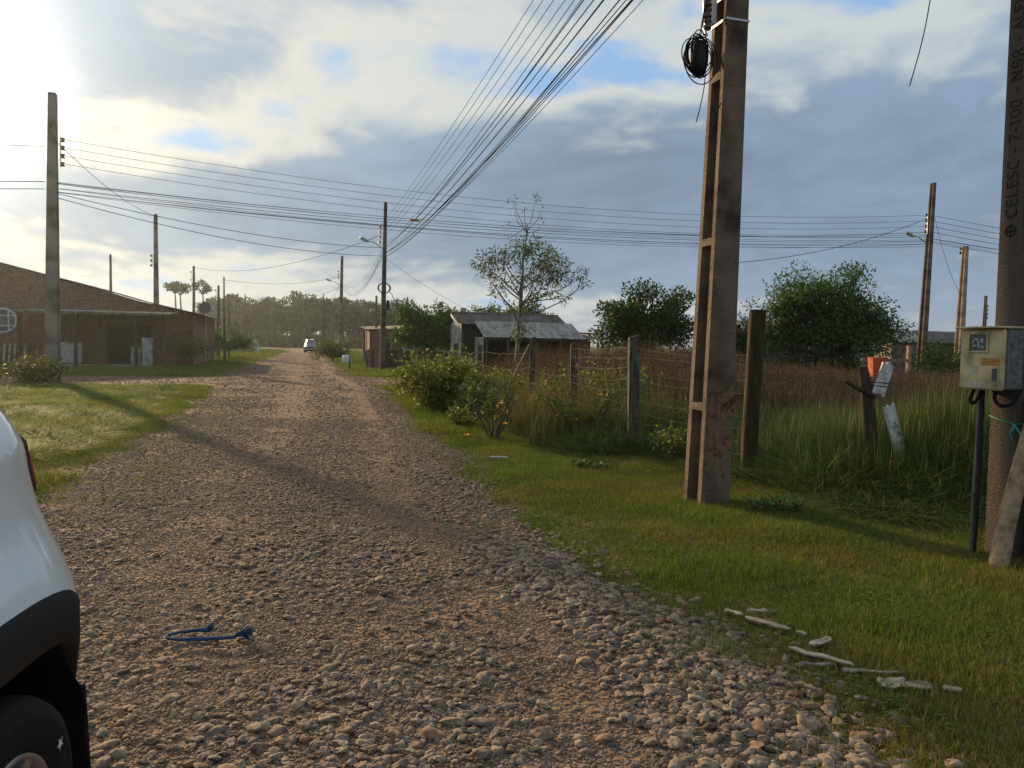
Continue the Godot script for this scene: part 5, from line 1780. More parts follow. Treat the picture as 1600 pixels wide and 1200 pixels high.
	for q in [[-9.05, -43.0, 0.85, "leftmost rough stake behind the dark roadside pole"], [-8.6, -46.0, 1.1, "middle rough stake behind the dark roadside pole"], [-6.6, -44.5, 1.2, "rough stake right of the dark roadside pole"], [-5.6, -42.8, 1.45, "tall leaning stake under the bushy tree"], [-5.0, -43.5, 1.3, "stake under the bushy tree nearest the shrub"]]:
		var sk := MB.new()
		sk.tube([Vector3(0, -0.2, 0), Vector3(rng.randf_range(-0.12, 0.12), q[2], 0)], [0.05, 0.04], 6)
		var sko := put(sk, "stake", M.old_wood)
		sko.position = gy(q[0], q[1])
		tag(sko, q[3], "stake", "rough stakes by the side street corner")

func board(o: Node3D, called: String, mid: Vector3, wide: float, tall: float, tilt: float, turn: float) -> void:
	# plank with splintered ends
	var mb := MB.new()
	var n := 7
	var b := Basis.from_euler(Vector3(0, turn, -tilt))
	var top := []
	var low := []
	for i in n + 1:
		var x := lerpf(-wide * 0.5, wide * 0.5, float(i) / n)
		top.append(Vector3(x, tall * 0.5 + rng.randf_range(-0.03, 0.012), 0))
		low.append(Vector3(x, -tall * 0.5 + rng.randf_range(-0.012, 0.03), 0))
	var t := Vector3(0, 0, 0.013)
	for i in n:
		for s in [1.0, -1.0]:
			mb.flat_quad(mid + b * (top[i] + t * s), mid + b * (top[i + 1] + t * s), mid + b * (low[i + 1] + t * s), mid + b * (low[i] + t * s), b * Vector3(0, 0, s))
		mb.flat_quad(mid + b * (top[i] + t), mid + b * (top[i + 1] + t), mid + b * (top[i + 1] - t), mid + b * (top[i] - t), b * Vector3.UP)
		mb.flat_quad(mid + b * (low[i] + t), mid + b * (low[i + 1] + t), mid + b * (low[i + 1] - t), mid + b * (low[i] - t), b * Vector3.DOWN)
	for s in [0, n]:
		mb.flat_quad(mid + b * (top[s] + t), mid + b * (top[s] - t), mid + b * (low[s] - t), mid + b * (low[s] + t), b * Vector3(-1.0 if s == 0 else 1.0, 0, 0))
	put(mb, called, M.white_board, o)
	var hole := MB.new()
	hole.lathe(mid + b * Vector3(0.012, tall * 0.18, 0.0135), [Vector2(0.0, 0.001), Vector2(0.008, 0.001), Vector2(0.009, 0.0)], 8, b * Basis(Vector3(1, 0, 0), Vector3(0, 0, 1), Vector3(0, -1, 0)))
	put(hole, "nail_head", M.cable, o)

# ------------------------------------------------------------------ houses
func sheet_mesh(wide: float, long: float, material: Material) -> ArrayMesh:
	# corrugated sheet: x across, z down the slope, from its upper left corner
	var mb := MB.new()
	var n := maxi(int(wide / 0.045), 4)
	for j in 2:
		for i in n + 1:
			var x := wide * i / n
			var a := x / 0.18 * TAU
			mb.vert(Vector3(x, 0.022 * sin(a), long * j), Vector3(-0.022 * cos(a) * TAU / 0.18, 1.0, 0).normalized(), Vector2(x, long * j))
	for i in n:
		mb.quad_i(i, i + 1, n + 2 + i, n + 1 + i)
	var first := mb.v.size()
	for j in 2:
		for i in n + 1:
			var p := mb.v[j * (n + 1) + i]
			mb.vert(p - Vector3(0, 0.008, 0), -mb.n[j * (n + 1) + i])
	for i in n:
		mb.quad_i(first + i, first + i + 1, first + n + 2 + i, first + n + 1 + i)
	return mb.mesh(material)

func roof(parent: Node3D, origin: Vector3, across: Vector3, down: Vector3, wide: float, long: float, mats: Array, sheet := 1.05) -> void:
	var count := maxi(int(round(wide / sheet)), 1)
	var w := wide / count
	var meshes := mats.map(func(m): return sheet_mesh(w + 0.06, long, m))
	var up := down.cross(across).normalized()
	if up.y < 0.0:
		up = -up
	for i in count:
		var lift := 0.006 * (i % 2) + rng.randf_range(0.0, 0.012)
		var p := origin + across * (w * i) + up * lift + down * rng.randf_range(-0.03, 0.03)
		part("roof_sheet", meshes[rng.randi() % meshes.size()], parent, Transform3D(Basis(across, up, down), p))

func wall(parent: Node3D, called: String, a: Vector3, b: Vector3, h0: float, h1: float, thick: float, material: Material) -> MeshInstance3D:
	# upright slab from a to b, h0 high at a and h1 at b
	var side := (b - a).cross(Vector3.UP).normalized() * thick
	var p := []
	for k in 2:
		for s in [Vector3.ZERO, side]:
			for e in 2:
				var q: Vector3 = (b if e else a) + s
				q.y += ((h1 if e else h0) if k else -0.1)
				p.append(q)
	var mb := MB.new()
	mb.hexa(p)
	return put(mb, called, material, parent)

func planks(parent: Node3D, a: Vector3, b: Vector3, h: float, wide: float, mats: Array) -> void:
	var n := int((b - a).length() / wide)
	var dir := (b - a).normalized()
	var out := dir.cross(Vector3.UP)
	for i in n:
		var mb := MB.new()
		mb.box(a + dir * wide * (i + 0.5) + Vector3(0, h * 0.5 + rng.randf_range(-0.03, 0.03), 0) + out * rng.randf_range(-0.008, 0.008), Vector3(wide - 0.012, h, 0.025), Basis(dir, Vector3.UP, out))
		put(mb, "plank", mats[rng.randi() % mats.size()], parent)

func opening(parent: Node3D, called: String, mid: Vector3, wide: float, tall: float, turn: float, frame: Material, fill: Material) -> void:
	var b := Basis(Vector3.UP, turn)
	var f := MB.new()
	for s in [-1.0, 1.0]:
		f.box(mid + b * Vector3(s * (wide * 0.5 + 0.03), 0, 0.02), Vector3(0.06, tall + 0.12, 0.05), b)
		f.box(mid + b * Vector3(0, s * (tall * 0.5 + 0.03), 0.018), Vector3(wide, 0.06, 0.046), b)
	var fo := put(f, called, frame, parent)
	var g := MB.new()
	g.box(mid + b * Vector3(0, 0, 0.006), Vector3(wide, tall, 0.02), b)
	put(g, "pane" if called == "window" else "leaf", fill, fo)

func make_buildings() -> void:
	var X := Vector3(1, 0, 0)
	# --- plank house beyond the side street
	var o := thing("plank_house", "low plank house with grey corrugated lean-to behind the open tree", "house", Vector3(0, 0, 0))
	wall(o, "wall", Vector3(-3.0, 0, -45.4), Vector3(3.1, 0, -45.4), 2.75, 2.7, -0.12, M.plank_dark)
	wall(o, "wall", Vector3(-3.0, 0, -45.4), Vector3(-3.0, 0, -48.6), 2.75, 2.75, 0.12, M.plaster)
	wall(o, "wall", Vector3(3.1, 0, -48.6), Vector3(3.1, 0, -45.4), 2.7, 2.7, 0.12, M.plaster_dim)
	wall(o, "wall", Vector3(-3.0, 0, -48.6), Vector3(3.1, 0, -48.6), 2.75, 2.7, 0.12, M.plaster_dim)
	var gab := MB.new()
	gab.flat_tri(Vector3(-3.01, 2.7, -45.3), Vector3(-3.01, 2.7, -48.7), Vector3(-3.01, 3.38, -47.0), Vector3(-1, 0, 0))
	gab.flat_tri(Vector3(-2.95, 2.7, -45.3), Vector3(-2.95, 2.7, -48.7), Vector3(-2.95, 3.38, -47.0), Vector3(1, 0, 0))
	put(gab, "gable", M.white_paint, o)
	roof(o, Vector3(-3.25, 3.42, -47.0), X, Vector3(0, -0.36, 1).normalized(), 6.6, 1.95, [M.sheet_dark, M.roof_tile])
	roof(o, Vector3(-3.25, 3.42, -47.0), X, Vector3(0, -0.36, -1).normalized(), 6.6, 1.95, [M.sheet_dark, M.roof_tile])
	var bar := MB.new()
	bar.tube([Vector3(-3.3, 3.44, -47.0), Vector3(3.4, 3.42, -47.0)], 0.07, 8)
	put(bar, "ridge_cap", M.sheet_dark, o)
	var fas := MB.new()
	fas.box(Vector3(-3.29, 2.98, -46.1), Vector3(0.04, 0.14, 2.1), Basis(Vector3(1, 0, 0), 0.34))
	put(fas, "barge_board", M.white_paint, o)
	# lean-to in front
	roof(o, Vector3(-2.3, 2.92, -45.3), X, Vector3(0, -0.4, 1).normalized(), 5.9, 2.5, [M.sheet_grey, M.sheet_pale, M.sheet_grey])
	var beam := MB.new()
	beam.box(Vector3(0.65, 1.9, -43.1), Vector3(5.8, 0.1, 0.08))
	put(beam, "beam", M.old_wood, o)
	for x in [-2.1, -0.9, 0.8, 2.2, 3.4]:
		var ps := MB.new()
		ps.box(Vector3(x, 0.92, -43.1), Vector3(0.11, 1.9, 0.1))
		put(ps, "post", M.old_wood, o)
	planks(o, Vector3(-2.25, 0, -45.25), Vector3(-2.25, 0, -43.15), 2.0, 0.2, [M.sheet_pale, M.log_wood, M.plaster])
	planks(o, Vector3(-0.85, 0, -43.6), Vector3(0.7, 0, -43.6), 1.5, 0.18, [M.plank_dark, M.old_wood])
	opening(o, "window", Vector3(-2.0 + 4.0, 1.5, -45.26), 0.9, 0.8, 0.0, M.plank_dark, M.window_glass)
	opening(o, "door", Vector3(0.4, 1.0, -45.26), 0.8, 1.95, 0.0, M.old_wood, M.plank_dark)
	var tank := MB.new()
	tank.soft_box(Vector3(-2.55, 3.6, -47.2), Vector3(0.35, 0.3, 0.35), 0.03)
	tank.box(Vector3(-2.75, 3.52, -47.1), Vector3(1.1, 0.03, 0.03))
	put(tank, "chimney", M.plaster, o)
	# annex
	var an := thing("open_shed", "low open shed with flat sheet roof at the right end of the plank house", "shed", Vector3(0, 0, 0))
	roof(an, Vector3(3.35, 2.42, -46.4), X, Vector3(0, -0.14, 1).normalized(), 2.1, 3.0, [M.sheet_dark, M.sheet_grey])
	wall(an, "back_wall", Vector3(3.4, 0, -46.3), Vector3(5.3, 0, -46.3), 2.25, 2.25, -0.1, M.plank_dark)
	for x in [3.5, 5.3]:
		var ps := MB.new()
		ps.box(Vector3(x, 0.98, -43.6), Vector3(0.12, 1.98, 0.12))
		put(ps, "post", M.old_wood, an)
	var rub := MB.new()
	for i in 9:
		rub.box(Vector3(3.6 + 0.2 * i, 2.32 + rng.randf() * 0.06, -45.0 + rng.randf() * 0.6), Vector3(0.25, 0.05, 0.4), Basis(Vector3.UP, rng.randf()))
	put(rub, "roof_weight", M.sheet_dark, an)

	# both stand square to the streets
	for q in [o, an]:
		var pivot := Vector3(0, 0, -45.2)
		q.transform = Transform3D(Basis(Vector3.UP, ROAD_TURN), pivot - Basis(Vector3.UP, ROAD_TURN) * pivot)
	# --- dark house behind the big tree
	var h := thing("dark_house", "shaded grey house with low sheet roof behind the big right tree", "house", Vector3(0, 0, 0))
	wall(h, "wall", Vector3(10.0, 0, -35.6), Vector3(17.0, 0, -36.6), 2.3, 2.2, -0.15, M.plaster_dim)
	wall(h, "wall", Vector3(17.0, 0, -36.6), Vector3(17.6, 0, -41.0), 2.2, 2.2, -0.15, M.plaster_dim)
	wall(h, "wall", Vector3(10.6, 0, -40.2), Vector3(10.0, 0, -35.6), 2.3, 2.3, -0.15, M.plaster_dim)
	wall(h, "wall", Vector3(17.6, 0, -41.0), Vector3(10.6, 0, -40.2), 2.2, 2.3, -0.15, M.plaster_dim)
	var ax := Vector3(7.0, 0, -1.0).normalized()
	roof(h, Vector3(9.9, 3.0, -38.2), ax, (Vector3(-0.14, 0, 0.99) + Vector3(0, -0.24, 0)).normalized(), 7.5, 3.2, [M.sheet_dark, M.sheet_grey])
	roof(h, Vector3(9.9, 3.0, -38.2), ax, (Vector3(0.14, 0, -0.99) + Vector3(0, -0.24, 0)).normalized(), 7.5, 3.2, [M.sheet_dark, M.sheet_grey])
	opening(h, "door", Vector3(12.2, 1.0, -35.85), 0.9, 1.95, 0.14, M.plaster, M.plaster_dim)
	opening(h, "window", Vector3(14.3, 1.35, -36.15), 1.0, 0.9, 0.14, M.plaster, M.window_glass)
	var tarp := MB.new()
	var g := []
	for j in 4:
		for i in 5:
			g.append(Vector3(14.3 + 0.32 * i, 2.72 - 0.14 * j + 0.05 * sin(i * 2.1 + j), -36.0 + 0.02 * i + 0.35 * j - 1.1))
	for j in 3:
		for i in 4:
			tarp.flat_quad(g[j * 5 + i], g[j * 5 + i + 1], g[j * 5 + i + 6], g[j * 5 + i + 5], Vector3.UP)
	var tp := put(tarp, "blue_tarp", M.tarp_blue)
	tag(tp, "crumpled blue tarp on the roof edge of the dark house", "tarp")

	# --- houses at the right rim
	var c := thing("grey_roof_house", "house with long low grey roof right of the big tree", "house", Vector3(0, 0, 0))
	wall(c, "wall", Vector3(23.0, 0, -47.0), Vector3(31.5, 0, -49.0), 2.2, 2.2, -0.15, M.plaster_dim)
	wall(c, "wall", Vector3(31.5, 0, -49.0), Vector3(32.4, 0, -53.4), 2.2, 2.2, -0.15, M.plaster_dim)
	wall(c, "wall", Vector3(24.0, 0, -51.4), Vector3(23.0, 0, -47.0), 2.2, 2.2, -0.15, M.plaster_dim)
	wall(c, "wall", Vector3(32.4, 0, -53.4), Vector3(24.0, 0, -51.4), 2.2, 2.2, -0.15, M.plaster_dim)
	var cx := Vector3(8.5, 0, -2.0).normalized()
	roof(c, Vector3(22.6, 2.95, -49.2), cx, (Vector3(-0.23, -0.28, 0.97)).normalized(), 9.6, 2.9, [M.sheet_grey, M.sheet_dark])
	roof(c, Vector3(22.6, 2.95, -49.2), cx, (Vector3(0.23, -0.28, -0.97)).normalized(), 9.6, 2.9, [M.sheet_grey, M.sheet_dark])
	opening(c, "window", Vector3(26.5, 1.3, -47.72), 1.0, 0.9, 0.23, M.plaster, M.window_glass)
	var d := thing("brick_house", "red brick gabled house peeking out left of the meter pole", "house", Vector3(0, 0, 0))
	wall(d, "wall", Vector3(25.2, 0, -41.0), Vector3(28.4, 0, -42.0), 2.3, 3.35, -0.15, M.brick)
	wall(d, "wall", Vector3(28.4, 0, -42.0), Vector3(31.6, 0, -43.0), 3.35, 2.3, -0.15, M.brick)
	wall(d, "wall", Vector3(26.8, 0, -46.5), Vector3(25.2, 0, -41.0), 2.3, 2.3, -0.15, M.brick)
	wall(d, "wall", Vector3(31.6, 0, -43.0), Vector3(33.2, 0, -48.5), 2.3, 2.3, -0.15, M.brick)
	roof(d, Vector3(28.3, 3.42, -41.6), Vector3(0.28, 0, -0.96), Vector3(-0.92, -0.3, 0.28).normalized(), 6.2, 3.7, [M.roof_tile, M.brick])
	roof(d, Vector3(28.3, 3.42, -41.6), Vector3(0.28, 0, -0.96), Vector3(0.92, -0.3, -0.28).normalized(), 6.2, 3.7, [M.roof_tile, M.brick])
	# orange crate and pale gate behind the broken post
	var cr := thing("orange_bin", "bright orange plastic bin behind the broken white post", "bin", gy(11.1, -23.6))
	var cm := MB.new()
	cm.hexa([Vector3(-0.16, 0.8, -0.15), Vector3(0.16, 0.8, -0.15), Vector3(-0.16, 0.8, 0.15), Vector3(0.16, 0.8, 0.15), Vector3(-0.2, 1.4, -0.18), Vector3(0.2, 1.4, -0.18), Vector3(-0.2, 1.4, 0.18), Vector3(0.2, 1.4, 0.18)])
	put(cm, "bin_shell", M.orange_plastic, cr)
	var leg := MB.new()
	for x in [-0.13, 0.13]:
		for z in [-0.12, 0.12]:
			leg.box(Vector3(x, 0.38, z), Vector3(0.05, 0.86, 0.05))
	put(leg, "bin_stand", M.old_wood, cr)
	var gt := thing("gate_frame", "pale wooden gate post with rails beyond the dead weeds", "gate", gy(13.3, -26.0), 0.25)
	var gp := MB.new()
	gp.box(Vector3(0, 0.85, 0), Vector3(0.12, 1.9, 0.12))
	put(gp, "post", M.log_wood, gt)
	for y in [0.85, 1.3]:
		var ra := MB.new()
		ra.box(Vector3(-0.95, y, 0), Vector3(1.8, 0.1, 0.04))
		put(ra, "rail", M.brick_pale, gt)

	# --- red brick house on the far right side of the road
	var e := thing("brick_house", "small red brick house behind the dark roadside pole", "house", Vector3(0, 0, 0))
	wall(e, "wall", Vector3(-13.0, 0, -70.5), Vector3(-8.2, 0, -71.9), 2.7, 2.9, -0.15, M.brick)
	wall(e, "wall", Vector3(-14.4, 0, -75.3), Vector3(-13.0, 0, -70.5), 2.7, 2.7, -0.15, M.brick)
	wall(e, "wall", Vector3(-8.2, 0, -71.9), Vector3(-9.6, 0, -76.7), 2.9, 2.9, -0.15, M.brick)
	roof(e, Vector3(-13.3, 2.78, -70.0), Vector3(0.955, 0.04, -0.28).normalized(), Vector3(-0.28, 0.06, -0.95).normalized(), 5.4, 5.6, [M.sheet_dark])
	opening(e, "door", Vector3(-11.6, 1.0, -70.86), 0.85, 1.95, ROAD_TURN, M.plaster, M.plank_dark)
	opening(e, "window", Vector3(-9.6, 1.4, -71.45), 0.9, 0.8, ROAD_TURN, M.white_paint, M.window_glass)
	var yf := thing("board_fence", "rough board fence running from the dark roadside pole toward the bushy tree", "fence", Vector3(0, 0, 0))
	planks(yf, Vector3(-8.9, 0, -47.5), Vector3(-3.6, 0, -46.0), 1.15, 0.24, [M.plank_dark, M.brick, M.old_wood, M.plank_dark])
	# low wall and bright house far left
	var lw := thing("low_wall", "low pinkish brick wall left of the far road before the wood", "wall", Vector3(0, 0, 0))
	wall(lw, "wall_face", Vector3(-39.5, 0, -101.0), Vector3(-34.2, 0, -103.0), 1.3, 1.3, -0.2, M.brick_pale)
	var lp := MB.new()
	lp.soft_box(Vector3(-34.0, 0.9, -103.0), Vector3(0.5, 1.9, 0.5), 0.03)
	put(lp, "end_pillar", M.white_paint, lw)

	left_shed()

func left_shed() -> void:
	var o := thing("brick_shed", "large red brick gabled shed on the left with a front awning", "shed", Vector3(0, 0, 0))
	var F := func(t: float) -> Vector3: return Vector3(-20.5 + 0.96 * t, 0, -45.0 - 0.28 * t)
	var back := Vector3(-0.28, 0, -0.96) * 14.0
	var pts := [[-21.8, 3.1], [-19.0, 3.7], [-11.2, 6.35], [-3.0 - 0.2, 4.35], [-1.0, 3.72], [1.8, 3.1]]
	for i in pts.size() - 1:
		wall(o, "wall", F.call(pts[i][0]), F.call(pts[i + 1][0]), pts[i][1], pts[i + 1][1], -0.2, M.brick)
	wall(o, "wall", F.call(1.8), F.call(1.8) + back, 3.1, 3.1, -0.2, M.brick)
	wall(o, "wall", F.call(-21.8), F.call(-21.8) + back, 3.1, 3.1, 0.2, M.brick)
	wall(o, "wall", F.call(-21.8) + back, F.call(1.8) + back, 3.1, 3.1, 0.2, M.brick)
	for i in pts.size() - 1:
		var a: Vector3 = F.call(pts[i][0]) + Vector3(0, pts[i][1] + 0.06, 0) - back.normalized() * 0.3
		var b: Vector3 = F.call(pts[i + 1][0]) + Vector3(0, pts[i + 1][1] + 0.06, 0) - back.normalized() * 0.3
		if i == pts.size() - 2:
			b += (b - a).normalized() * 0.5
		var hi := a if a.y > b.y else b
		var lo := b if a.y > b.y else a
		roof(o, hi, back.normalized(), (lo - hi).normalized(), 14.6, (lo - hi).length(), [M.sheet_dark, M.roof_tile], 1.8)
	# round window
	var rw := MB.new()
	var mid: Vector3 = F.call(-7.95) + Vector3(0, 2.45, 0)
	var face := Basis(Vector3(0.96, 0, -0.28), Vector3.UP, Vector3(0.28, 0, 0.96))
	var ring := []
	for i in 29:
		var a := TAU * i / 28.0
		ring.append(mid + face * Vector3(cos(a) * 0.66, sin(a) * 0.66, 0.03))
	rw.tube(ring, 0.07, 6, false)
	var win := put(rw, "round_window", M.white_paint, o)
	var gl := MB.new()
	for i in 28:
		var a := TAU * i / 28.0
		var a2 := TAU * (i + 1) / 28.0
		gl.flat_tri(mid + face * Vector3(0, 0, 0.022), mid + face * Vector3(cos(a) * 0.64, sin(a) * 0.64, 0.022), mid + face * Vector3(cos(a2) * 0.64, sin(a2) * 0.64, 0.022), face.z)
	put(gl, "pane", M.window_glass, win)
	var cb := MB.new()
	for s in [-0.28, 0.28]:
		cb.box(mid + face * Vector3(s, 0, 0.045), Vector3(0.06, 1.15, 0.05), face)
		cb.box(mid + face * Vector3(0, s, 0.043), Vector3(1.15, 0.06, 0.046), face)
	put(cb, "glazing_bars", M.white_paint, win)
	# awning on posts
	var awn := thing("awning", "flat sheet awning on posts before the brick shed", "awning", Vector3(0, 0, 0))
	var e0: Vector3 = F.call(-6.4) + Vector3(0, 3.12, 0)
	roof(awn, e0 + Vector3(0.03, 0, 0.08), Vector3(0.96, 0, -0.28), Vector3(0.28, -0.05, 0.96).normalized(), 7.4, 3.6, [M.sheet_pale, M.sheet_grey, M.sheet_pale])
	for q in [[-6.2, 3.3], [-3.6, 3.3], [-0.7, 3.3], [0.7, 3.3]]:
		var pm := MB.new()
		pm.box(F.call(q[0]) + Vector3(0.28, 0, 0.96) * q[1] + Vector3(0, 1.4, 0), Vector3(0.16, 2.9, 0.16), face)
		put(pm, "post", M.old_wood, awn)
	var bm := MB.new()
	bm.box(F.call(-2.7) + Vector3(0.28, 0, 0.96) * 3.45 + Vector3(0, 2.9, 0), Vector3(7.3, 0.12, 0.08), face)
	put(bm, "beam", M.sheet_pale, awn)
	# things against the wall
	for s in 2:
		var dr := MB.new()
		dr.box(F.call(-5.05 + 0.68 * s) + Vector3(0.28, 0, 0.96) * 0.12 + Vector3(0, 0.72, 0), Vector3(0.66, 1.15, 0.06), face)
		put(dr, "door_leaf", M.white_paint, o)
	opening(o, "door", F.call(-1.6) + Vector3(0.28, 0, 0.96) * 0.02 + Vector3(0, 1.15, 0), 2.2, 2.3, ROAD_TURN, M.plank_dark, M.plank_dark)
	var pal := thing("pallet", "slatted grey pallet leaning on the brick wall below the round window", "pallet", F.call(-7.3) + Vector3(0.28, 0, 0.96) * 0.55, ROAD_TURN)
	pal.rotation.x = -0.25
	for k in 5:
		var sl := MB.new()
		sl.box(Vector3(-0.5 + 0.25 * k, 0.62, 0), Vector3(0.11, 1.2, 0.025))
		put(sl, "slat", M.sheet_pale, pal)
	for y in [0.15, 0.6, 1.05]:
		var bt := MB.new()
		bt.box(Vector3(0, y, -0.05), Vector3(1.15, 0.09, 0.07))
		put(bt, "batten", M.old_wood, pal)
	for q in [[-6.25, "leftmost of two poles leaning on the shed wall"], [-6.0, "right one of two poles leaning on the shed wall"]]:
		var pm := MB.new()
		pm.tube([Vector3(0, 0, 0), Vector3(0.1, 1.7, -0.45)], [0.03, 0.025], 6)
		var po := put(pm, "leaning_pole", M.log_wood)
		po.position = F.call(q[0]) + Vector3(0.28, 0, 0.96) * 0.75
		tag(po, q[1], "pole", "poles leaning on the shed wall")
	var slab := MB.new()
	slab.soft_box(Vector3.ZERO, Vector3(4.2, 0.14, 0.9), 0.02, face)
	var so := put(slab, "concrete_step", M.plaster)
	so.position = F.call(-2.2) + Vector3(0.28, 0, 0.96) * 2.6 + Vector3(0, 0.07, 0)
	tag(so, "pale concrete step before the shed awning", "step")
	for q in [[-0.2, 1.1, M.plaster, "pale cupboard standing under the right end of the awning"], [-0.75, 0.75, M.sheet_pale, "smaller pale cabinet under the right end of the awning"]]:
		var cb2 := MB.new()
		cb2.soft_box(Vector3(0, q[1] * 0.75, 0), Vector3(0.5, q[1] * 1.5, 0.45), 0.02, face)
		var co := put(cb2, "cabinet", q[2])
		co.position = F.call(q[0]) + Vector3(0.28, 0, 0.96) * 2.9
		tag(co, q[3], "cabinet", "cabinets under the awning")
	# dish on a mast
	var ds := thing("satellite_dish", "round dark satellite dish on a mast right of the brick shed", "dish", gy(-20.6, -52.0))
	var ms := MB.new()
	ms.tube([Vector3(0, -0.2, 0), Vector3(0, 3.6, 0)], 0.05, 8)
	put(ms, "mast", M.steel, ds)
	var dm := MB.new()
	var prof := []
	for i in 8:
		var t := i / 7.0
		prof.append(Vector2(0.42 * t + 0.001, 0.1 * t * t))
	dm.lathe(Vector3(0, 3.67, 0.05), prof, 20, Basis(Vector3(1, 0, 0), Vector3(0.2, 0.25, 1).normalized(), Vector3(0, -1, 0.25)).orthonormalized())
	put(dm, "reflector", M.dish_grey, ds)

# ------------------------------------------------------------------ cars
const CAR_ROWS := [[0.24, 0.74, -0.62, 3.25], [0.32, 0.79, -0.7, 3.36], [0.42, 0.825, -0.735, 3.42], [0.5, 0.842, -0.745, 3.44], [0.58, 0.856, -0.745, 3.44], [0.66, 0.868, -0.74, 3.43], [0.74, 0.878, -0.73, 3.41], [0.82, 0.884, -0.72, 3.37], [0.88, 0.878, -0.71, 3.32], [0.957, 0.852, -0.7, 3.2], [1.034, 0.818, -0.69, 2.85], [1.11, 0.792, -0.675, 2.4], [1.2, 0.777, -0.66, 2.22], [1.29, 0.768, -0.645, 2.12], [1.35, 0.74, -0.635, 2.06], [1.4, 0.705, -0.625, 2.0], [1.456, 0.67, -0.615, 1.95]]
const GLASS_ROWS := [[1.456, 0.68, -0.605, 1.93], [1.61, 0.645, -0.56, 1.68], [1.75, 0.61, -0.51, 1.46]]
const TOP_ROWS := [[1.75, 0.615, -0.515, 1.47], [1.827, 0.585, -0.47, 1.33], [1.878, 0.52, -0.36, 1.15], [1.904, 0.36, -0.1, 0.85], [1.91, 0.02, 0.3, 0.5]]

func car_outline(row: Array, n: int) -> Array:
	# rounded rectangle in plan, going round from the middle of the tail; also gives outward normals
	var out := []
	var w: float = row[1]
	var l0: float = row[2]
	var l1: float = row[3]
	var a := minf(0.52, (l1 - l0) * 0.3)
	var b := w * 0.46
	for i in n:
		var u := float(i) / n
		var side := 1.0 if u < 0.5 else -1.0
		var t := u * 2.0 if u < 0.5 else (1.0 - u) * 2.0      # 0 tail, 1 nose
		var s: float
		var l: float
		var nn: Vector2
		if t < 0.08:
			s = (w - b) * t / 0.08; l = l0; nn = Vector2(0, -1)
		elif t < 0.26:
			var q := (t - 0.08) / 0.18 * PI * 0.5
			s = w - b + b * sin(q); l = l0 + a - a * cos(q); nn = Vector2(sin(q) / b, -cos(q) / a).normalized()
		elif t < 0.74:
			s = w; l = lerpf(l0 + a, l1 - a, (t - 0.26) / 0.48); nn = Vector2(1, 0)
		elif t < 0.92:
			var q := (t - 0.74) / 0.18 * PI * 0.5
			s = w - b + b * cos(q); l = l1 - a + a * sin(q); nn = Vector2(cos(q) / b, sin(q) / a).normalized()
		else:
			s = (w - b) * (1.0 - t) / 0.08; l = l1; nn = Vector2(0, 1)
		out.append([Vector2(s * side, l), Vector2(nn.x * side, nn.y)])
	return out

func car_row(h: float) -> Array:
	for i in CAR_ROWS.size() - 1:
		if h <= CAR_ROWS[i + 1][0]:
			var t: float = clampf((h - CAR_ROWS[i][0]) / (CAR_ROWS[i + 1][0] - CAR_ROWS[i][0]), 0.0, 1.0)
			var r := []
			for k in 4:
				r.append(lerpf(CAR_ROWS[i][k], CAR_ROWS[i + 1][k], t))
			return r
	return CAR_ROWS[CAR_ROWS.size() - 1]

func car_half_width(l: float, h: float) -> float:
	var r := car_row(h)
	var a := 0.52
	var b: float = r[1] * 0.46
	if l < r[2] + a:
		var q := clampf((r[2] + a - l) / a, 0.0, 1.0)
		return r[1] - b + b * sqrt(1.0 - q * q)
	if l > r[3] - a:
		var q := clampf((l - r[3] + a) / a, 0.0, 1.0)
		return r[1] - b + b * sqrt(1.0 - q * q)
	return r[1]

func loft(rows: Array, n: int, keep: Callable) -> MB:
	var mb := MB.new()
	var lines := rows.map(func(r): return car_outline(r, n))
	for j in rows.size():
		for i in n:
			var p: Vector2 = lines[j][i][0]
			var nn: Vector2 = lines[j][i][1]
			var j0 := maxi(j - 1, 0)
			var j1 := mini(j + 1, rows.size() - 1)
			var up := Vector3(lines[j1][i][0].x - lines[j0][i][0].x, rows[j1][0] - rows[j0][0], lines[j1][i][0].y - lines[j0][i][0].y).normalized()
			var flat := Vector3(nn.x, 0, nn.y)
			var nrm := (flat - up * flat.dot(up)).normalized()
			mb.vert(Vector3(p.x, rows[j][0], p.y), nrm)
	for j in rows.size() - 1:
		for i in n:
			var k := j * n + i
			var k2 := j * n + (i + 1) % n
			var mid := (mb.v[k] + mb.v[k2 + n]) * 0.5
			if keep.call(mid, i):
				mb.quad_i(k, k2, k2 + n, k + n)
	return mb

func fine_rows(rows: Array, step: float) -> Array:
	# rounder in-between rows
	var out := []
	for i in rows.size() - 1:
		var n := maxi(int(ceil((rows[i + 1][0] - rows[i][0]) / step)), 1)
		for k in n:
			var t := float(k) / n
			var r := []
			for c in 4:
				var p0: float = rows[maxi(i - 1, 0)][c]
				var p3: float = rows[mini(i + 2, rows.size() - 1)][c]
				r.append(cubic_interpolate(rows[i][c], rows[i + 1][c], p0, p3, t) if c > 0 else lerpf(rows[i][c], rows[i + 1][c], t))
			out.append(r)
	out.append(rows[rows.size() - 1])
	return out

func arch_radius(a: float, r: float) -> float:
	return r / pow(pow(absf(cos(a)), 3.3) + pow(absf(sin(a)), 3.3), 1.0 / 3.3)

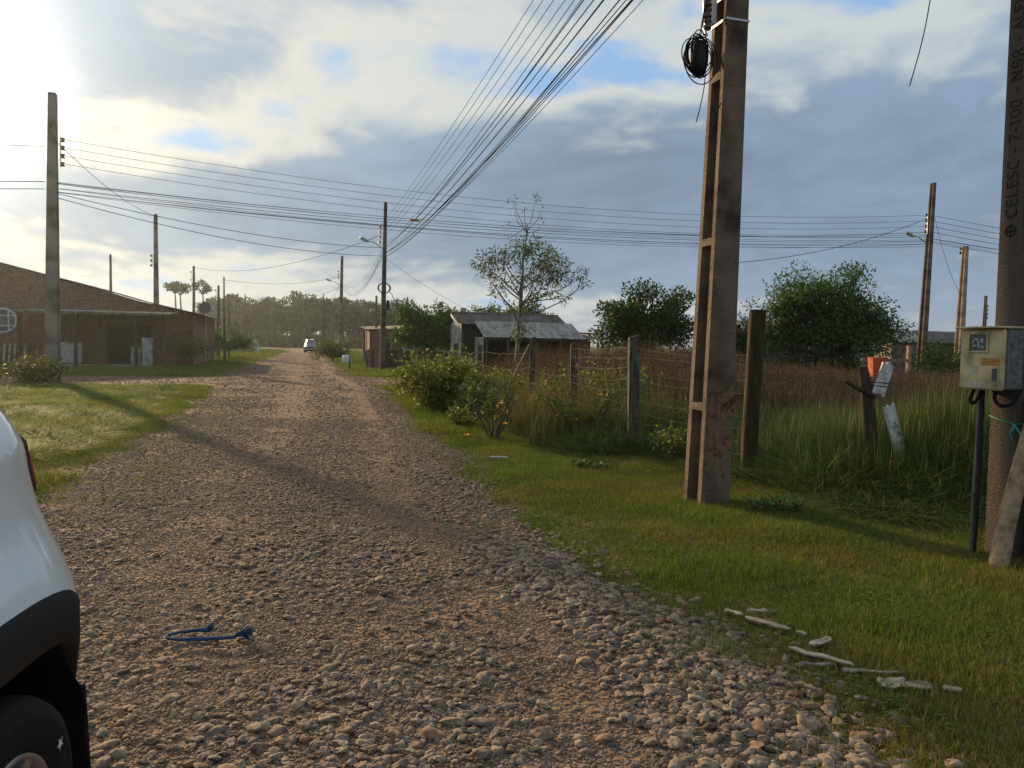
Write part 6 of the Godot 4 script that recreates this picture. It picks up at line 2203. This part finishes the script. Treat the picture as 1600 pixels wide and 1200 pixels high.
func build_car(called: String, label: String, at: Vector3, turn: float, paint: Material) -> Node3D:
	var o := thing(called, label, "car", at, turn)
	var axles := [0.0, 2.57]
	var in_arch := func(p: Vector3, r: float) -> bool:
		for ax in axles:
			var d := Vector2(p.z - ax, p.y - 0.35)
			if d.length() < arch_radius(d.angle(), r) and absf(p.x) > 0.4:
				return true
		return false
	put(loft(fine_rows(CAR_ROWS.slice(2), 0.025), 200, func(m, _i): return not in_arch.call(m, 0.5)), "body", paint, o)
	put(loft(fine_rows(CAR_ROWS.slice(0, 3), 0.03), 200, func(m, _i): return not in_arch.call(m, 0.46)), "sill_cladding", M.black_plastic, o)
	# greenhouse: painted pillars between panes
	var n := 120
	var pillar := func(i: int) -> bool:
		var u := float(i) / n
		var t := u * 2.0 if u < 0.5 else (1.0 - u) * 2.0
		return (t > 0.10 and t < 0.2) or (t > 0.44 and t < 0.47) or (t > 0.6 and t < 0.625) or (t > 0.8 and t < 0.88)
	put(loft(GLASS_ROWS, n, func(_m, i): return not pillar.call(i)), "windows", M.car_glass, o)
	put(loft(GLASS_ROWS, n, func(_m, i): return pillar.call(i)), "pillars", paint, o)
	put(loft(fine_rows(TOP_ROWS, 0.02), n, func(_m, _i): return true), "roof", paint, o)
	var under := MB.new()
	under.box(Vector3(0, 0.3, 1.3), Vector3(1.2, 0.16, 3.7))
	put(under, "underbody", M.black_plastic, o)
	# arch cladding and wells
	for ax in axles:
		for s in [-1.0, 1.0]:
			var mb := MB.new()
			var steps := 40
			for i in steps + 1:
				var a := lerpf(-0.32, PI + 0.32, float(i) / steps)
				var row := []
				for k in 5:
					var r := arch_radius(a, [0.435, 0.44, 0.5, 0.565, 0.575][k])
					var l: float = ax + cos(a) * r
					var h := maxf(0.35 + sin(a) * r, 0.2)
					var off: float = [-0.05, 0.008, 0.012, 0.008, -0.012][k]
					mb.vert(Vector3(s * (car_half_width(l, h) + off), h, l), Vector3(s * [0.1, 0.7, 1.0, 0.8, 0.5][k], [-0.9, -0.3, 0.0, 0.3, 0.6][k] * sin(a), [-0.9, -0.3, 0.0, 0.3, 0.6][k] * cos(a)).normalized())
			for i in steps:
				for k in 4:
					var q := i * 5 + k
					mb.quad_i(q, q + 1, q + 6, q + 5)
			put(mb, "arch_trim", M.black_plastic, o)
			var well := MB.new()
			for i in 13:
				var a := lerpf(-0.5, PI + 0.5, i / 12.0)
				for x in [0.86, 0.42]:
					well.vert(Vector3(s * x, maxf(0.35 + sin(a) * 0.46, 0.12), ax + cos(a) * 0.46), Vector3(0, -sin(a), -cos(a)))
			for i in 12:
				well.quad_i(i * 2, i * 2 + 1, i * 2 + 3, i * 2 + 2)
			well.box(Vector3(s * 0.41, 0.5, ax), Vector3(0.02, 0.7, 0.9))
			put(well, "wheel_well", M.rubber, o)
			wheel(o, Vector3(s * 0.765, 0.35, ax), s)
	# mud flaps behind the rear wheels
	for s in [-1.0, 1.0]:
		var fl := MB.new()
		fl.soft_box(Vector3(s * 0.74, 0.36, -0.46), Vector3(0.24, 0.42, 0.02), 0.006, Basis(Vector3(1, 0, 0), 0.12))
		put(fl, "mud_flap", M.rubber, o)
	# tail lamps wrap the rear corners
	for s in [-1.0, 1.0]:
		for kind in 2:
			var mb := MB.new()
			var lo: float = [1.12, 1.14][kind]
			var hi: float = [1.315, 1.265][kind]
			var rows := []
			for j in 9:
				rows.append(car_row(lerpf(lo, hi, j / 8.0)))
			var cols := 13
			for j in 9:
				var r: Array = rows[j]
				var b: float = r[1] * 0.46
				for i in cols:
					var q := lerpf([0.25, 0.3][kind], [0.86, 0.8][kind], i / (cols - 1.0))
					var rim: float = 0.0 if (i == 0 or i == cols - 1 or j == 0 or j == 8) else [0.012, 0.02][kind]
					var nn := Vector3(s * sin(q) / b, 0, -cos(q) / 0.52).normalized()
					mb.vert(Vector3(s * (r[1] - b + b * sin(q)), lerpf(lo, hi, j / 8.0), r[2] + 0.52 - 0.52 * cos(q)) + nn * rim, nn)
			for j in 8:
				for i in cols - 1:
					var k := j * cols + i
					mb.quad_i(k, k + 1, k + cols + 1, k + cols)
			put(mb, ["lamp_trim", "tail_light"][kind], [M.black_plastic, M.tail_red][kind], o)
	var plate := MB.new()
	plate.soft_box(Vector3(0, 0.83, -0.735), Vector3(0.4, 0.13, 0.012), 0.003)
	put(plate, "number_plate", M.plastic_white, o)
	for s in [-1.0, 1.0]:
		var hd := MB.new()
		hd.lathe(Vector3(s * 0.58, 0.82, 3.3), [Vector2(0.0, 0.06), Vector2(0.06, 0.05), Vector2(0.09, 0.02), Vector2(0.1, -0.04)], 14, Basis(Vector3(1, 0, 0), Vector3(0, 0, 1), Vector3(0, -1, 0)))
		put(hd, "headlight", M.lamp_grey, o)
	var gr := MB.new()
	gr.soft_box(Vector3(0, 0.8, 3.4), Vector3(0.8, 0.14, 0.05), 0.01)
	put(gr, "grille", M.black_plastic, o)
	for s in [-1.0, 1.0]:
		var mi := MB.new()
		mi.soft_box(Vector3(s * 0.88, 1.1, 1.75), Vector3(0.2, 0.16, 0.12), 0.03)
		put(mi, "side_mirror", M.black_plastic, o)
	return o

func wheel(o: Node3D, mid: Vector3, s: float) -> void:
	var w := Node3D.new()
	w.name = "wheel"
	o.add_child(w, true)
	w.position = mid
	var b := Basis(Vector3(0, 1, 0), Vector3(s, 0, 0), Vector3(0, 0, 1))
	var ty := MB.new()
	ty.lathe(Vector3.ZERO, [Vector2(0.215, -0.1), Vector2(0.3, -0.112), Vector2(0.335, -0.1), Vector2(0.35, -0.07), Vector2(0.352, -0.03), Vector2(0.348, -0.025), Vector2(0.348, -0.018), Vector2(0.352, -0.013), Vector2(0.352, 0.013), Vector2(0.348, 0.018), Vector2(0.348, 0.025), Vector2(0.352, 0.03), Vector2(0.35, 0.07), Vector2(0.335, 0.1), Vector2(0.3, 0.114), Vector2(0.296, 0.112), Vector2(0.26, 0.113), Vector2(0.23, 0.105), Vector2(0.212, 0.09)], 48, b)
	put(ty, "tyre", M.rubber, w)
	var rim := MB.new()
	rim.lathe(Vector3.ZERO, [Vector2(0.214, 0.092), Vector2(0.212, 0.1), Vector2(0.2, 0.098), Vector2(0.192, 0.07), Vector2(0.188, -0.06)], 40, b)
	rim.lathe(Vector3.ZERO, [Vector2(0.0, 0.082), Vector2(0.03, 0.082), Vector2(0.05, 0.072), Vector2(0.055, 0.03)], 20, b)
	for k in 8:
		var a := TAU * k / 8.0 + 0.2
		var u := b * Vector3(cos(a), 0, sin(a))
		var v := b * Vector3(-sin(a), 0, cos(a))
		var y := b * Vector3(0, 1, 0)
		rim.hexa([u * 0.04 - v * 0.018 + y * 0.03, u * 0.04 + v * 0.018 + y * 0.03, u * 0.04 - v * 0.014 + y * 0.075, u * 0.04 + v * 0.014 + y * 0.075, u * 0.2 - v * 0.026 + y * 0.04, u * 0.2 + v * 0.026 + y * 0.04, u * 0.2 - v * 0.02 + y * 0.09, u * 0.2 + v * 0.02 + y * 0.09])
	put(rim, "rim", M.alloy, w)
	var disc := MB.new()
	disc.lathe(Vector3.ZERO, [Vector2(0.0, -0.02), Vector2(0.15, -0.02), Vector2(0.15, -0.035), Vector2(0.19, -0.05)], 24, b)
	put(disc, "brake_disc", M.black_plastic, w)
	# white star moulded on the sidewall
	var st := MB.new()
	var c := Vector3(s * 0.1152, 0.145, -0.225)
	var up := Vector3(0, 1, -1).normalized()
	var al := Vector3(0, 1, 1).normalized()
	for i in 10:
		var r0 := 0.02 if i % 2 == 0 else 0.008
		var r1 := 0.008 if i % 2 == 0 else 0.02
		var a0 := TAU * i / 10.0
		var a1 := TAU * (i + 1) / 10.0
		st.flat_tri(c, c + up * cos(a0) * r0 + al * sin(a0) * r0, c + up * cos(a1) * r1 + al * sin(a1) * r1, Vector3(s, 0, 0))
	put(st, "star_mark", M.plastic_white, w)

func make_cars() -> void:
	# the white car faces the viewer's back; its tail is the far end
	var turn := deg_to_rad(7.0)
	var wheel_face := Vector3(-1.18, 0, -1.83)
	var at := wheel_face - Basis(Vector3.UP, turn) * Vector3(0.885, 0, 0)
	build_car("white_car", "white car with black arch trim cut by the left frame edge", Vector3(at.x, 0.0, at.z), turn, M.car_white)
	build_car("parked_car", "silver car parked far down the gravel road", Vector3(-28.6, 0.0, -109.5), deg_to_rad(15.0), M.car_silver)

# ------------------------------------------------------------------ order of building
func _ready() -> void:
	rng.seed = 20240611
	rough_noise.seed = 4
	rough_noise.frequency = 0.35
	rough_noise.fractal_octaves = 3
	patch_noise.seed = 15
	patch_noise.frequency = 0.45
	patch_noise.fractal_octaves = 3
	var t0 := Time.get_ticks_msec()
	make_light_and_camera()
	print("sky ", Time.get_ticks_msec() - t0)
	make_materials()
	make_ground()
	make_road()
	print("ground ", Time.get_ticks_msec() - t0)
	make_buildings()
	make_poles()
	make_cars()
	make_fence()
	print("things ", Time.get_ticks_msec() - t0)
	make_plants()
	print("plants ", Time.get_ticks_msec() - t0)
	make_stones()
	make_grass()
	print("done ", Time.get_ticks_msec() - t0)
